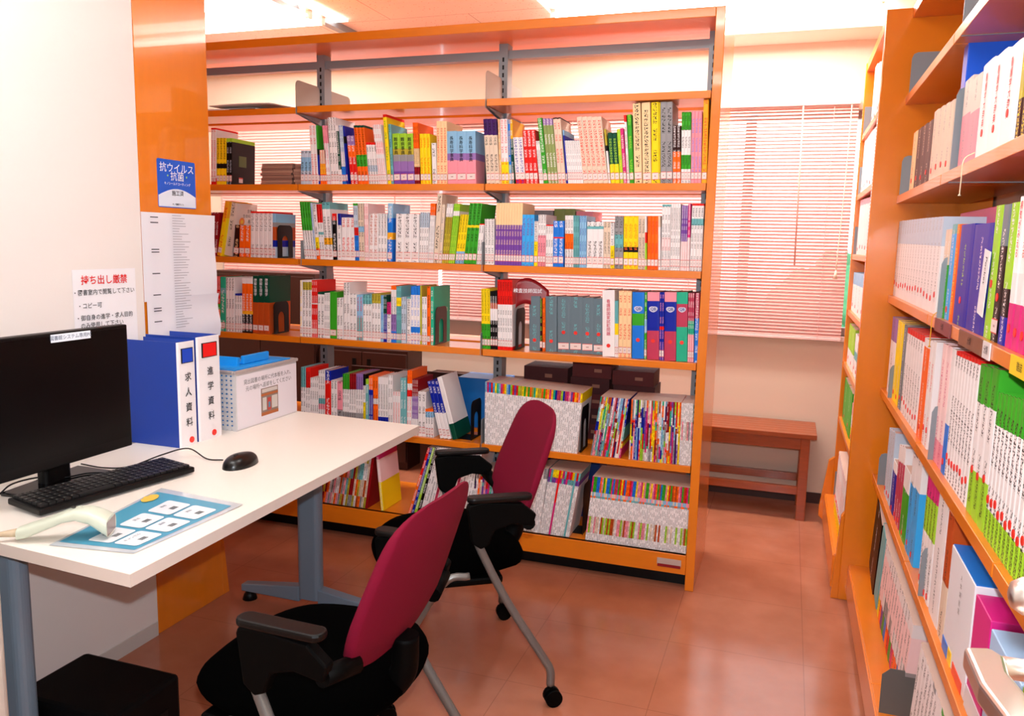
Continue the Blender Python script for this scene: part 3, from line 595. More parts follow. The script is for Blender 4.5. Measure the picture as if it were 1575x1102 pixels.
# ------------------------------------------------------------------ chairs
def make_chair(loc, fx, fy, label):
    BLKPL = mat('chair_black_plastic', (2, 2, 2), .6, spec=.08); BLACK = mat('chair_black_steel', (1, 1, 1), .6, spec=.08)
    e = empty('office_chair', (loc[0], loc[1], 0), math.atan2(fy, fx), label, 'chair', 'magenta-backed nesting chairs')
    # seat
    def SEAT(i, j):
        th = 2*PI*i/48; rs, z = [(0, .476), (.35, .475), (.7, .471), (.88, .464), (.97, .45), (1, .436), (.98, .422), (.90, .408), (.6, .400), (0, .398)][j]
        c, s_ = math.cos(th), math.sin(th); k = 2.7; r = (abs(c)**k+abs(s_)**k)**(-1/k)
        x = c*r*rs*.235; y = s_*r*rs*(.245-.02*c); return (x, y, z-.022*max(0, (x-.12)/.12)**2-.018*max(0, (-x-.14)/.1))
    MB().grid(SEAT, 48, 10, closeu=True).build('seat', BLKFAB, e)
    MB().box((-.13, -.23, .375), (.13, .23, .40)).build('seat_frame', BLACK, e, bevel=.008)
    # backrest: shield outline, curved and reclined
    tab = [(0, .10), (.03, .15), (.08, .185), (.2, .208), (.35, .215), (.55, .207), (.75, .195), (.87, .183), (.93, .168), (.97, .142), (.99, .115), (1, .08)]
    H0, H1 = .515, .868
    def surf(v, w_, off):
        z = H0+(H1-H0)*v; hw = .94*np.interp(v, [t[0] for t in tab], [t[1] for t in tab])
        y = w_*hw; x = -.205-.12*v+.55*y*y+off; return (x, y, z-.02*off)
    nv, nu = 22, 17; vs = [(.5-.5*math.cos(PI*j/(nv-1))) for j in range(nv)]
    b = MB()
    def ring(i, j):
        # closed cross-section: front and back faces with a rounded rim
        n = 2*nu; a = 2*PI*i/n; w_ = math.cos(a); s_ = math.sin(a)
        edge = min(1, 4*vs[j]+.25, 4*(1-vs[j])+.25)
        return surf(vs[j], max(-1, min(1, w_*1.02)), .017*edge*math.copysign(abs(s_)**.35, s_))
    b.grid(ring, 2*nu, nv, closeu=True); b.add([ring(i, 0) for i in range(2*nu)], [tuple(range(2*nu))]); b.add([ring(i, nv-1) for i in range(2*nu)], [tuple(range(2*nu))])
    b.build('backrest', MAG, e)
    # black lower support joining seat, arms and back
    MB().tube(bezier([(-.03, 0, .395), (-.17, 0, .40), (-.225, 0, .45), (-.232, 0, .54)]), [.03]*24+[.03], 12).build('back_support', BLKPL, e)
    for s in (-1, 1):
        # arm: flat pad, triangular bracket, link to the back
        y = s*.262
        a = MB().prism([(-.215, .600), (-.17, .636), (-.05, .646), (-.012, .640), (-.008, .628), (-.012, .60), (-.022, .525), (-.048, .505), (-.072, .515), (-.09, .560), (-.14, .575), (-.205, .565)], y-.014, y+.014, 'y')
        a.build('arm_bracket', BLKPL, e, bevel=.005)
        MB().prism([(p[0]-.105, y+p[1]) for p in rrect(.195, .045, .02)], .646, .662, 'z').build('armrest', mat('armrest_black', (6, 5, 5), .4, spec=.25), e, bevel=.005)
        MB().tube([(-.195, y, .570), (-.212, s*.17, .555)], .020, 12).build('arm_link', BLKPL, e)
        # rear leg tube from the bracket down to the back castor
        MB().tube(bezier([(-.035, y, .54), (-.06, y, .48), (-.13, s*.268, .34), (-.24, s*.283, .16), (-.265, s*.29, .115), (-.268, s*.29, .065)], 6), .0125, 12).build('rear_leg', SILVER, e)
        MB().tube(bezier([(-.02, s*.255, .42), (.06, s*.255, .40), (.19, s*.262, .20), (.225, s*.265, .12), (.228, s*.265, .065)], 6), .0115, 12).build('front_leg', SILVER, e)
        for cx in (-.268, .228):
            cyy = s*(.29 if cx < 0 else .265)
            c = MB().tube([(cx, cyy, .045), (cx, cyy, .072)], .009, 10)
            for q in (-1, 1): c.tube([(cx-.008, cyy+q*.006, .026), (cx-.008, cyy+q*.019, .026)], .026, 18)
            c.tube([(cx-.004, cyy-.008, .034), (cx-.004, cyy+.008, .034)], .024, 14)
            c.build('castor', BLKPL, e)
    return e
v1 = Vector((-.824, -.565)); m1 = Vector((-.447, -.742))+v1*.268
make_chair((m1.x, m1.y), v1.x, v1.y, 'black seat chair with magenta back, the farther one, near the bookcase')
make_chair((-.650, -1.68), -1.0, .03, 'black seat chair with magenta back seen from behind, nearest the camera')

# ------------------------------------------------------------------ slatted bench below the window
bn = empty('bench', (-.15, 1.235, 0), 0, 'brown timber bench with slatted shelf below the window', 'bench')
bx0, bx1, by0, by1, bz = -.80, .655, -.175, .165, .458
for k in range(6):
    a = by0+(by1-by0)*k/6; MB().box((bx0, a+.0015, bz-.024), (bx1, a+(by1-by0)/6-.0015, bz)).build('top_slat', BENCHW, bn, bevel=.002)
for x in (bx0+.03, bx1-.075):
    for y in (by0+.02, by1-.065): MB().box((x, y, 0), (x+.045, y+.045, bz-.024)).build('leg', BENCHW, bn, bevel=.002)
    MB().box((x+.008, by0+.065, .13), (x+.037, by1-.065, .165)).build('side_rail', BENCHW, bn)
for y in (by0+.022, by1-.05):
    MB().box((bx0+.075, y, bz-.085), (bx1-.075, y+.022, bz-.024)).build('apron', BENCHW, bn, bevel=.001)
    MB().box((bx0+.075, y, .135), (bx1-.075, y+.026, .175)).build('stretcher', BENCHW, bn, bevel=.001)

# low brown cabinets behind the bookcase
def brown(x0, x1, y0, z1, label):
    e = empty('brown_cabinet', ((x0+x1)/2, y0, 0), 0, label, 'cabinet'); h = (x1-x0)/2
    MB().box((-h, .02, 0), (h, YW-y0-.10, z1)).build('carcass', BROWN, e, bevel=.002)
    for s in (-1, 1):
        d = MB().box((min(0, s*h)+.003, 0, .05), (max(0, s*h)-.003, .0195, z1-.02)).build('door', BROWN, e, bevel=.002)
        MB().box((s*.05-.012, -.004, z1-.10), (s*.05+.012, 0, z1-.06)).build('pull', BLACK, d)
brown(-3.2, -2.42, 1.08, 1.17, 'tall dark brown cabinet behind the left bays of the bookcase')
brown(-2.40, -1.80, 1.10, .73, 'low dark brown cabinet behind the middle bay of the bookcase')
brown(-1.70, -1.0, 1.08, .60, 'lowest brown cabinet under the window, behind the bookcase')

# ------------------------------------------------------------------ bookcases along the right wall
NZ = [1.941, 1.588, 1.222, .870, .529, .150]; XN = .675; YE = .15
rc = empty('bookcase', (XN, YE, 0), 0, 'tall orange bookcase along the right wall, nearest the door', 'bookcase')
PB = [(.585-XN, 0), (XR-.02-XN, 0)]
MB().box((.588-XN, 0, 0), (XR-.01-XN, .036, 2.25)).build('end_panel', WOODP, rc, bevel=.003)
MB().prism([(-.115, 0), (-.087, 0), (-.087, .36), (-.098, .34)], .002, .034, 'y').build('base_gusset', WOODP, rc, bevel=.002)
MB().box((0, -2.88, 2.215), (XR-.01-XN, -.001, 2.25)).build('top_board', WOOD, rc)
MB().box((0, -2.915, 0), (XR-.01-XN, -2.882, 2.25)).build('end_panel', WOODP, rc)
for x in (-.9-YE*0, -1.8): MB().box((.235, x-.02-YE*0, .05), (.285, x+.02, 2.21)).build('post', STEEL, rc)
YB = [0, -.93, -1.83, -2.88]
for i, z in enumerate(NZ):
    for k in range(3):
        if i < 5: MB().box((.0, YB[k+1]+.003, z-.028), (.232, YB[k]-.003, z)).build('shelf', WOOD, rc, bevel=.0015)
        else: MB().box((-.055, YB[k+1]+.001, z-.03), (.30, YB[k]-.001, z)).build('base_shelf', WOOD, rc, bevel=.002)
MB().box((-.06, -2.88, .03), (-.035, -.002, .145)).build('base_fascia', WOOD, rc, bevel=.002)
MB().box((0, -2.88, 0), (.30, -.002, .119)).build('plinth', BLACK, rc)
FZ = [1.92, 1.645, 1.366, 1.10, .845, .57, .17]; XF = .598
fc = empty('bookcase', (XF, YE+.04, 0), 0, 'narrow orange bookcase along the right wall, beside the window and bench', 'bookcase')
FL = .86
MB().box((-.004, FL, 0), (XR-.01-XF, FL+.03, 2.25)).build('end_panel', WOODP, fc, bevel=.002)
MB().prism([(-.06, .05), (-.004, 0), (-.004, .36), (-.03, .34), (-.06, .10)], FL, FL+.03, 'y').build('base_gusset', WOODP, fc, bevel=.002)
MB().box((0, 0, 2.21), (XR-.01-XF, FL-.001, 2.25)).build('top_board', WOOD, fc)
MB().box((.30, .002, .05), (.31, FL-.002, 2.209)).build('back_panel', WOOD, fc)
for i, z in enumerate(FZ):
    if i < 6: MB().box((0, .003, z-.025), (.298, FL-.003, z)).build('shelf', WOOD, fc, bevel=.0015)
    else: MB().box((-.035, .003, z-.03), (.298, FL-.003, z)).build('base_shelf', WOOD, fc, bevel=.002)
MB().box((-.04, .002, .03), (-.02, FL-.002, .165)).build('base_fascia', WOOD, fc, bevel=.002)
MB().box((0.0, .002, 0), (.29, FL-.002, .048)).build('plinth', BLACK, fc)

# ------------------------------------------------------------------ open door with lever handle, at the right edge
xd = .632
dr = struct(MB().box((xd, -3.15, .01), (xd+.04, -2.205, 2.05)).build('door_1', mat('door_cream', (225, 200, 170), .5), bevel=.002))
hx = xd
h = MB(); zc = .972
h.tube([(hx, -2.285, zc), (hx-.008, -2.285, zc)], .027, 20); h.tube([(hx-.008, -2.285, zc), (hx-.085, -2.285, zc)], .011, 14)
h.build('handle_spindle', CHROME, dr)
MB().prism([(hx-.118+0, -2.276), (hx-.092, -2.268), (hx-.082, -2.285), (hx-.086, -2.32), (hx-.07, -2.42), (hx-.02, -2.425), (hx-.02, -2.445), (hx-.085, -2.445), (hx-.105, -2.43), (hx-.118, -2.35)], zc-.012, zc+.012, 'z').build('door_handle', CHROME, dr, bevel=.005, seg=3)
k = MB(); k.tube([(hx, -2.285, zc+.078), (hx-.045, -2.285, zc+.078), (hx-.073, -2.285, zc+.078), (hx-.083, -2.285, zc+.078), (hx-.086, -2.285, zc+.078)], [.024, .020, .019, .013, .004], 22); k.build('lock_knob', CHROME, dr)

# ------------------------------------------------------------------ books
PAL = dict(w=(240,234,234), c=(246,210,160), k=(6,5,8), r=(228,26,18), R=(150,12,22), o=(255,104,12), y=(250,218,16), Y=(190,172,50), g=(56,165,34), G=(4,72,52),
           l=(160,212,50), t=(110,180,185), b=(30,120,222), B=(14,34,160), s=(140,190,225), p=(120,70,165), P=(62,20,92), m=(215,42,122), q=(242,150,165), a=(152,150,152),
           A=(104,122,132), n=(50,14,12), e=(228,206,184), i=(250,216,216), v=(150,112,180), T=(40,178,140), x=(142,158,92), z=(192,206,222), O=(250,176,30), h=(190,78,26), d=(60,170,240), M=(190,60,90), W=(252,250,250), u=(225,210,200))
PAL = {k: lin(v) for k, v in PAL.items()}
def parse(st):
    """'p.35/w:k' -> bands from the top [(to fraction, colour)], ink colour"""
    body, _, ink = st.partition(':'); out = []; 
    for b in body.split('/'):
        out.append((float(b[1:]) if len(b) > 1 else 1., b[0]))
    out[-1] = (1., out[-1][1]); return out, (ink or None)
_bc = {}
def book_mesh(st, w, d, h, c, seed, mag):
    key = (st, round(w, 4), round(d, 3), round(h, 3), seed, mag)
    if key in _bc: return _bc[key]
    bands, ink = parse(st); g = max(.0035, min(.016, .62*w)); zt = h; vs = []; fs = []; cols = []; inks = []; uvs = []
    out = [(0, d), (0, .0014), (w*.18, 0), (w*.82, 0), (w, .0014), (w, d)]; inn = [(w-c, d), (w-c, .0022), (c, .0022), (c, d)]
    if mag: inn = []
    ring = out+inn; n = len(ring)
    for k, (to, colr) in enumerate(bands):
        zb = h*(1-to); o = len(vs); vs += [(p[0], p[1], zt) for p in ring]+[(p[0], p[1], zb) for p in ring]
        for i in range(n):
            j = (i+1) % n
            isp = i == 2 if True else 0
            page = mag and i == n-1
            fs.append((o+i, o+j, o+n+j, o+n+i)[::-1]); cols.append(lin((205, 175, 160)) if (page) else PAL[colr])
            ik = PAL[ink] if ink else (0, 0, 0); band_h = zt-zb
            inks.append(ik+((1. if (isp and ink and band_h > .018 and colr != ink) else 0.),))
            uvs.append([(( ring[q % n][0]-w/2)/g, zz/g+seed) for q, zz in ((i, zt), (j, zt), (j, zb), (i, zb))][::-1])
        if k == 0:
            if mag: fs.append(tuple(o+q for q in range(n))); cols.append(lin((205, 175, 160))); inks.append((0, 0, 0, 0)); uvs.append([(0, 0)]*n)
            else:
                for q in ((0, 1, 8, 9), (1, 2, 3, 4, 7, 8), (4, 5, 6, 7)): fs.append(tuple(o+x for x in q)); cols.append(PAL[colr]); inks.append((0, 0, 0, 0)); uvs.append([(0, 0)]*len(q))
        zt = zb
    me = bpy.data.meshes.new('book_cover'); me.from_pydata(vs, [], fs); me.materials.append(BOOKM)
    ca = me.color_attributes.new('Col', 'FLOAT_COLOR', 'CORNER'); ia = me.color_attributes.new('Ink', 'FLOAT_COLOR', 'CORNER'); uv = me.uv_layers.new(name='UV')
    C = []; I = []; U = []
    for f, cc, ii, uu in zip(fs, cols, inks, uvs):
        for x in range(len(f)): C += list(cc)+[1.]; I += list(ii); U += list(uu[x])
    ca.data.foreach_set('color', C); ia.data.foreach_set('color', I); uv.data.foreach_set('uv', U); me.update(); _bc[key] = me; return me
_pm = {}
def page_mesh(w, d, h, c, m=PAGES):
    key = (round(w, 4), round(d, 3), round(h, 3), m.name)
    if key not in _pm:
        b = MB().box((c, .0022, .0015), (w-c, d-.003, h-.002)); o = b.build('pages', m); _pm[key] = o.data; bpy.data.objects.remove(o)
    return _pm[key]
_lm = {}
def label_mesh(w, zb, hh=.030):
    key = (round(w, 4), round(zb, 3), hh)
    if key not in _lm:
        a, b = w*.07, w*.93; m = MB(); y = -.0005
        def q(x0, x1, z0, z1, yy, mi): m.add([(x0, yy, z0), (x1, yy, z0), (x1, yy, z1), (x0, yy, z1)], [(0, 1, 2, 3)], mi)
        q(a, b, zb, zb+hh, y, 1); q(a, b, zb+.0022, zb+hh-.0022, y-.0003, 0)
        q(w*.38, w*.62, zb+hh*.42, zb+hh*.58, y-.0005, 2)
        o = m.build('spine_label', [LABELW, LABELR, mat('label_grey_print', (185, 150, 148), .6)]); _lm[key] = o.data; bpy.data.objects.remove(o)
    return _lm[key]
ORD = 'zero first second third fourth fifth sixth seventh eighth ninth tenth eleventh twelfth thirteenth fourteenth fifteenth sixteenth seventeenth eighteenth nineteenth twentieth'.split()
TEN = {2: 'twenty', 3: 'thirty', 4: 'forty', 5: 'fifty', 6: 'sixty'}; TENO = {3: 'thirtieth', 4: 'fortieth', 5: 'fiftieth', 6: 'sixtieth'}
CARD = 'zero one two three four five six seven eight nine ten eleven twelve thirteen fourteen fifteen sixteen seventeen eighteen nineteen twenty'.split()
def ordn(n):
    if n <= 20: return ORD[n]
    t, u = divmod(n, 10); return TENO[t] if u == 0 else TEN[t]+'-'+ORD[u]
def card(n):
    if n <= 20: return CARD[n]
    t, u = divmod(n, 10); return TEN[t]+('-'+CARD[u] if u else '')
USED = {}
def mklabel(desc, k, n, where, one, many):
    if n == 1: s = '%s %s, %s' % (desc, one, where)
    elif n == 2: s = '%s of two %s %s, %s' % (('left', 'right')[k], desc, many, where)
    elif n == 3: s = '%s of three %s %s, %s' % (('left', 'middle', 'right')[k], desc, many, where)
    else: s = '%s from left of %s %s %s, %s' % (ordn(k+1), card(n), desc, many, where)
    if k == 0 and n > 3: s = 'leftmost of %s %s %s, %s' % (card(n), desc, many, where)
    if k == n-1 and n > 3: s = 'rightmost of %s %s %s, %s' % (card(n), desc, many, where)
    if s in USED: print('DUPLABEL', s)
    if len(s.split()) > 16: print('LONG', len(s.split()), s)
    USED[s] = 1; return s
NB = [0]
def make_book(base, rz, w, d, h, st, lean, kind, label, group, lab=True, seed=0, title=None, sticker=False, tone=0):
    """one book standing with its spine forward; base = spine's lower left corner on the shelf"""
    NB[0] += 1; mag = kind == 'magazine'; c = min(.0016, w*.12)
    if title and ':' in st: st = st.split(':')[0]
    me = book_mesh(st, w, d, h, c, seed, mag); o = bpy.data.objects.new(kind, me); COL.objects.link(o)
    lift = w*math.sin(lean) if lean > 0 else 0.
    o.location = (base[0], base[1], base[2]+lift+.0004); o.rotation_euler = Euler((0, lean, 0)).to_matrix().to_4x4().to_euler()
    o.matrix_basis = Matrix.Translation(o.location) @ Matrix.Rotation(rz, 4, 'Z') @ Matrix.Rotation(lean, 4, 'Y')
    if lean < 0: o.matrix_basis = Matrix.Translation((base[0], base[1], base[2]+.0004)) @ Matrix.Rotation(rz, 4, 'Z') @ Matrix.Rotation(lean, 4, 'Y')
    tag(o, label, kind, group)
    if not mag:
        p = bpy.data.objects.new('pages', page_mesh(w, d, h, c)); COL.objects.link(p); p.parent = o
    if lab:
        zb = .012+.004*((seed*7) % 3)/3
        p = bpy.data.objects.new('spine_label', label_mesh(w, zb, .028 if w > .006 else .026)); COL.objects.link(p); p.parent = o
    if title:
        txt, col, frac, size = title
        n = len(txt); step = size*1.0; top = h*(1-frac)
        for i, ch in enumerate(txt):
            text('title_glyph', ch, size, col, o, frame((w/2, -.0012, top-step*(i+.5)), (1, 0, 0), (0, 0, 1)), bold=size*.006)
    if sticker:
        r = min(.008, w*.42); zc = sticker if isinstance(sticker, float) else .055
        o2 = MB().prism([(w/2+r*math.cos(2*PI*k/12), zc+r*math.sin(2*PI*k/12)) for k in range(12)], -.0016, -.0002, 'y').build('round_sticker', REDST, o)
    return o
def LAST(): return LASTO[0]
LASTO = [None]
_mb0 = make_book
def make_book(*a, **k):
    LASTO[0] = _mb0(*a, **k); return LASTO[0]
YF = .022           # book spines stand this far behind the shelf edge
CROP = dict(C2=(300,160,6.058), C3=(540,150,6.058), C4=(740,140,4.145), C5=(300,290,6.058), C6=(540,290,6.058), C7=(730,290,4.145), C8=(300,410,6.058), D1=(540,420,6.058), D2=(730,420,4.145), D3=(440,540,4.922), D4=(730,540,4.145), D5=(480,680,5.625), D6=(720,690,4.038))
SEED = [0]
def xz_at(px, z, yf):
    """world x on the plane y = yf at height z that shows at column px"""
    lo, hi = -3.6, .6
    for _ in range(40):
        m = (lo+hi)/2; v = Vector((m, yf, z))-CAM; p = 787.5+FPX*v.dot(_r)/v.dot(_f)
        if p < px: lo = m
        else: hi = m
    return (lo+hi)/2
MAGC = 'roybgdmpTqlBYOMs'
def run(crop, x0, x1, yt, n, st, desc, lvl, where, dx=0, kind='book', dep=.16, lab=True, title=None, jit=.0, yf=None, sticker=False, fill=1., dx1=None, sts=None, gap=.0004):
    ox, oy, s = CROP[crop]; z = LZ[lvl]; yf = YF if yf is None else yf
    xa = xz_at(ox+x0/s, z, yf); xb = xz_at(ox+x1/s, z, yf); w = (xb-xa)/n
    for k in range(n):
        xx = xa+w*k; f = (k+.5)/n; d_ = dx if dx1 is None else dx+(dx1-dx)*f
        pt = atY(ox+(x0+(x1-x0)*f+d_)/s, oy+yt/s, yf) if not isinstance(yt, tuple) else atY(ox+(x0+(x1-x0)*f+d_)/s, oy+(yt[0]+(yt[1]-yt[0])*f)/s, yf)
        bx = xx+w/2; lean = math.atan2(pt.x-bx, pt.z-z); h = (pt.z-z)/math.cos(lean)
        rnd = random.Random(SEED[0]*31+k); h += rnd.uniform(-jit, jit)
        wc = max(.002, w*math.cos(lean)*fill-gap)
        st_ = st if sts is None else sts(k, rnd)
        SEED[0] += 1
        lim = None
        make_book((xx, yf, z), 0, wc, min(dep, .205-yf), h, st_, lean, kind, mklabel(desc, k, n, where, kind, kind+'s'), '%s %ss, %s' % (desc, kind, where) if n > 1 else None, lab=lab, seed=(SEED[0]*137.31 % 97 if sts else (len(desc)*3.3+x0 % 17)), title=title, sticker=sticker)
TXK = INK
# level 2 = second shelf
w2a, w2b, w2c = 'second shelf, left bay', 'second shelf, middle bay', 'second shelf, right bay'
R = run
R('C2',148,196,225,2,'r.03/w.88/r:r','tall white red-ended',2,w2a)
R('C2',200,290,318,3,'y.55/k.65/y:k','yellow black-banded',2,w2a)
R('C2',292,345,320,2,'l.08/k:z','black green-topped',2,w2a, dep=.17)
_o = LAST(); _w = _o.data.vertices[5].co.x
MB().box((_w+.0002, .05, .085), (_w+.0008, .105, .135)).box((_w+.0002, .05, .012), (_w+.0008, .078, .030), 1).box((_w+.0002, .05, .030), (_w+.0008, .078, .036), 2).build('cover_picture', [mat('pic_green', (70, 95, 30), .5), LABELW, LABELR], _o)
R('C2',985,1088,435,3,'z.2/s.6/z:k','short pale blue',2,w2b)
R('C2',1090,1150,200,2,'w:r','leaning white red-lettered',2,w2b,dx=-28)
R('C2',1151,1166,200,1,'g.4/k.5/B','leaning green and navy',2,w2b,dx=-26)
R('C2',1168,1228,430,3,'e.4/O.7/o:r','short orange-fading',2,w2b,dx=-10)
R('C2',1230,1270,203,2,'q.3/w:m','leaning pink-topped',2,w2b,dx=-48)
R('C2',1272,1345,128,3,'w:k','tallest white',2,w2b,dx=-40,dep=.17)
R('C2',1347,1372,200,1,'w.1/G.75/w:w','white and dark green',2,w2b,dx=-42)
R('C2',1374,1410,200,2,'z.45/w.7/b:B','pale blue and blue',2,w2b,dx=-38)
R('C2',1412,1428,205,1,'B.18/k.3/B','navy thin',2,w2b,dx=-38)
R('C3',0,68,360,2,'v.2/o.45/r:w','purple orange and red',2,w2b,dx=-44)
R('C3',70,165,262,3,'G.04/o.5/g.7/o:k','orange with green band',2,w2b,dx=-48)
R('C3',167,262,420,4,'r.06/w.55/z.7/w:k','short white red-topped',2,w2b,dx=-30)
R('C3',264,338,255,4,'w.3/i.5/w:r','tilting white and pink',2,w2b,dx=-66)
R('C3',342,374,160,1,'r.04/y:g','tall yellow cover',2,w2b,dx=-48,dep=.175)
R('C3',375,398,250,1,'t:k','teal narrow',2,w2b,dx=-30)
R('C3',400,592,338,3,'l.30/Y.42/a.55/v.75/p','lime fading to purple',2,w2b,dx=-18,title=('難病事典',INK,.08,.0185))
R('C3',594,642,235,3,'o.42/c.72/R:k','orange and cream',2,w2b,dx=-22)
R('C3',650,745,340,3,'y.08/y:o','light yellow',2,w2b,dx=-14)
R('C3',758,798,425,1,'w:k','short white black-lettered',2,w2b,dx=-10)
R('C3',800,896,222,3,'c:r','tall cream red-lettered',2,w2b,dx=-5,dep=.175)
R('C3',900,1165,316,3,'s.42/v.55/q','thick blue fading to pink',2,w2b,dx=-9,title=('長寿科学事典',INK,.10,.0175),dep=.165)
R('C4',35,118,180,3,'P.25/e:k','purple-topped cream',2,w2c,dx=-22)
R('C4',119,131,180,1,'c:r','cream narrow',2,w2c,dx=-14)
R('C4',132,178,180,2,'w.66/y:r','white over yellow',2,w2c,dx=-12)
R('C4',179,195,183,1,'b.7/s:y','bright blue narrow',2,w2c,dx=-10)
R('C4',196,213,183,1,'O.3/G:w','dark green orange-topped',2,w2c,dx=-14)
R('C4',222,283,298,2,'w.9/r:B','short white navy-lettered',2,w2c,dx=-20)
R('C4',285,365,252,3,'r.9/r:w','red white-lettered',2,w2c,dx=-22)
R('C4',372,398,320,2,'w:k','short narrow white',2,w2c,dx=-25)
R('C4',400,428,175,1,'g.8/g:w','leaning bright green',2,w2c,dx=-42)
R('C4',429,492,178,3,'v.1/x:w','olive green',2,w2c,dx=-38)
R('C4',493,541,172,2,'k.02/e:r','black-capped cream',2,w2c,dx=-36)
R('C4',543,553,250,1,'s.1/B','navy sliver',2,w2c,dx=-24)
R('C4',555,652,318,7,'w:a','small thin white',2,w2c,dx=-24)
R('C4',654,812,168,5,'e:r','tall pale red-lettered',2,w2c,dx=-46,dep=.175)
R('C4',813,826,245,1,'Y.3/k.4/w','olive topped white',2,w2c,dx=-30)
R('C4',828,884,268,2,'G.62/y:l','dark green over yellow',2,w2c,dx=-22)
R('C4',886,908,245,1,'l:y','lime green',2,w2c,dx=-22)
R('C4',909,930,240,1,'m:w','magenta',2,w2c,dx=-24)
R('C4',931,947,155,1,'r.1/w:r','red-capped thin white',2,w2c,dx=-22)
R('C4',948,975,152,1,'g:l','tall green',2,w2c,dx=-18)
R('C4',978,1027,80,1,'c:k','left thick tall cream',2,w2c,dx=-12,dep=.175)
R('C4',1031,1085,75,1,'c.0/c:k','right thick tall cream',2,w2c,dx=-8,dep=.175)
R('C4',1087,1134,73,1,'y:k','thick tall yellow',2,w2c,dx=-2,dep=.175)
R('C4',1135,1142,73,1,'y','thin tall yellow',2,w2c)
R('C4',1144,1220,70,2,'a:k','tall grey',2,w2c,dep=.175)
R('C4',1222,1272,222,2,'n.45/o:w','brown over orange',2,w2c)
R('C4',1275,1335,135,3,'g.25/w.6/g.8/w:k','green and white',2,w2c,dx=4)
R('C4',1337,1403,130,3,'q.55/q:b','pink',2,w2c,dx=6)
R('C4',1405,1438,55,1,'O.9/O:r','tallest orange-yellow',2,w2c,dx=14,dep=.175)
# level 3
w3a, w3b, w3c = 'third shelf, left bay', 'third shelf, middle bay', 'third shelf, right bay'
R('C5',130,204,225,3,'R:w','dark red',3,w3a,dx=22,yf=.03)
R('C5',206,246,125,1,'O.3/y:r','leaning yellow',3,w3a,dx=75,yf=.03,dep=.17)
R('C5',270,345,140,1,'u:k','leaning grey-white',3,w3a,dx=55,yf=.05,lab=False,dep=.15)
_o = LAST(); _w = _o.data.vertices[5].co.x; _h = max(v.co.z for v in _o.data.vertices)
for _i, (_s, _y) in enumerate((('生物と', .105), ('生命科学の', .095), ('基本', .108))): text('cover_lettering', _s, .019, INK, _o, frame((_w+.0008, _y, _h*.86-.024*_i), (0, 1, 0), (0, 0, 1)))
MB().prism([(.045+.020*math.cos(2*PI*k/20), _h*.66+.020*math.sin(2*PI*k/20)) for k in range(20)], _w+.0003, _w+.0008, 'x').prism([(.045+.009*math.cos(2*PI*k/20), _h*.66+.009*math.sin(2*PI*k/20)) for k in range(20)], _w+.0009, _w+.0012, 'x', 1).build('sun_print', [mat('sun_orange', (235, 130, 50), .5), mat('sun_core', (240, 190, 40), .5)], _o)
R('C5',356,408,345,1,'n:c','short dark brown',3,w3a,dx=16)
R('C5',412,515,345,2,'o:w','short orange',3,w3a)
R('C5',517,720,215,5,'r.04/w:a','white red-capped',3,w3a,dep=.165)
R('C5',722,750,235,1,'s.2/a.3/h.6/B.75/z','slim multicoloured',3,w3a)
R('C5',1022,1114,125,4,'g.5/w:k','green over white leaning',3,w3b,dx=-50)
R('C5',1115,1132,135,1,'z:b','pale blue slim',3,w3b,dx=-44)
R('C5',1133,1166,150,1,'w.6/y.8/o:k','white over yellow',3,w3b,dx=-40)
R('C5',1167,1212,150,2,'r.33/w.5/t.55/w:k','red-topped white',3,w3b,dx=-38)
R('C5',1213,1285,130,2,'t.12/w.62/O.74/w:k','thick white green-topped',3,w3b,dx=-34)
R('C5',1287,1325,235,1,'r.15/k:w','black red-topped',3,w3b,dx=-12)
R('C5',1327,1335,235,1,'w','white sliver',3,w3b,dx=-8)
R('C5',1336,1362,235,1,'B.25/w:k','navy-topped white',3,w3b,dx=-8)
R('C5',1364,1490,272,3,'w:r','shorter plain white',3,w3b)
R('C5',1491,1530,140,2,'g.04/z.42/r.56/b:k','pale and blue red-banded',3,w3b,dx=-22)
R('C6',76,126,140,2,'e.4/s.5/e:k','beige blue-dotted',3,w3b,dx=-16)
R('C6',128,166,140,2,'i:r','pinkish red-lettered',3,w3b,dx=-10)
R('C6',168,250,235,2,'w.9/w:h','white brown-lettered',3,w3b)
R('C6',252,334,235,3,'w.8/w:k','white black-titled',3,w3b)
R('C6',338,385,140,1,'s.25/b.5/O.62/b:w','thick blue',3,w3b,dx=4,dep=.17)
R('C6',415,630,238,3,'w.4/w.7/w:k','thick white pink-boxed',3,w3b,dx=4)
R('C6',632,716,225,4,'z.3/w:k','white ivory-spined',3,w3b,dx=12)
R('C6',718,764,140,3,'o.2/w:a','orange-topped white',3,w3b,dx=22)
R('C6',766,812,52,1,'e:k','tallest beige',3,w3b,dx=38,dep=.175)
R('C6',814,843,150,1,'e.5/e:a','beige leaning',3,w3b,dx=34)
R('C6',845,904,145,3,'w.22/Y:k','white over olive',3,w3b,dx=48)
R('C6',906,962,145,3,'l.12/w.2/l:g','pale green leaning',3,w3b,dx=54)
R('C6',968,1046,245,3,'y.75/s:k','yellow over blue',3,w3b,dx=52)
R('C6',1048,1162,140,3,'g.36/y.4/g:k','vivid green leaning',3,w3b,dx=58,dep=.175)
R('C6',1166,1212,330,2,'r.03/w:k','low white',3,w3b,dx=30)
R('C6',1245,1333,285,3,'w.7/w:k','white beside the plate',3,w3b)
R('C7',128,298,93,10,'c.35/p:c','cream over purple',3,w3c,dx=10,dep=.165)
R('C7',299,375,168,3,'d:p','sky blue',3,w3c,dx=6)
R('C7',377,400,210,1,'w.45/y:k','white over yellow slim',3,w3c,dx=4)
R('C7',401,450,168,3,'w.4/q:k','white over pink',3,w3c,dx=6)
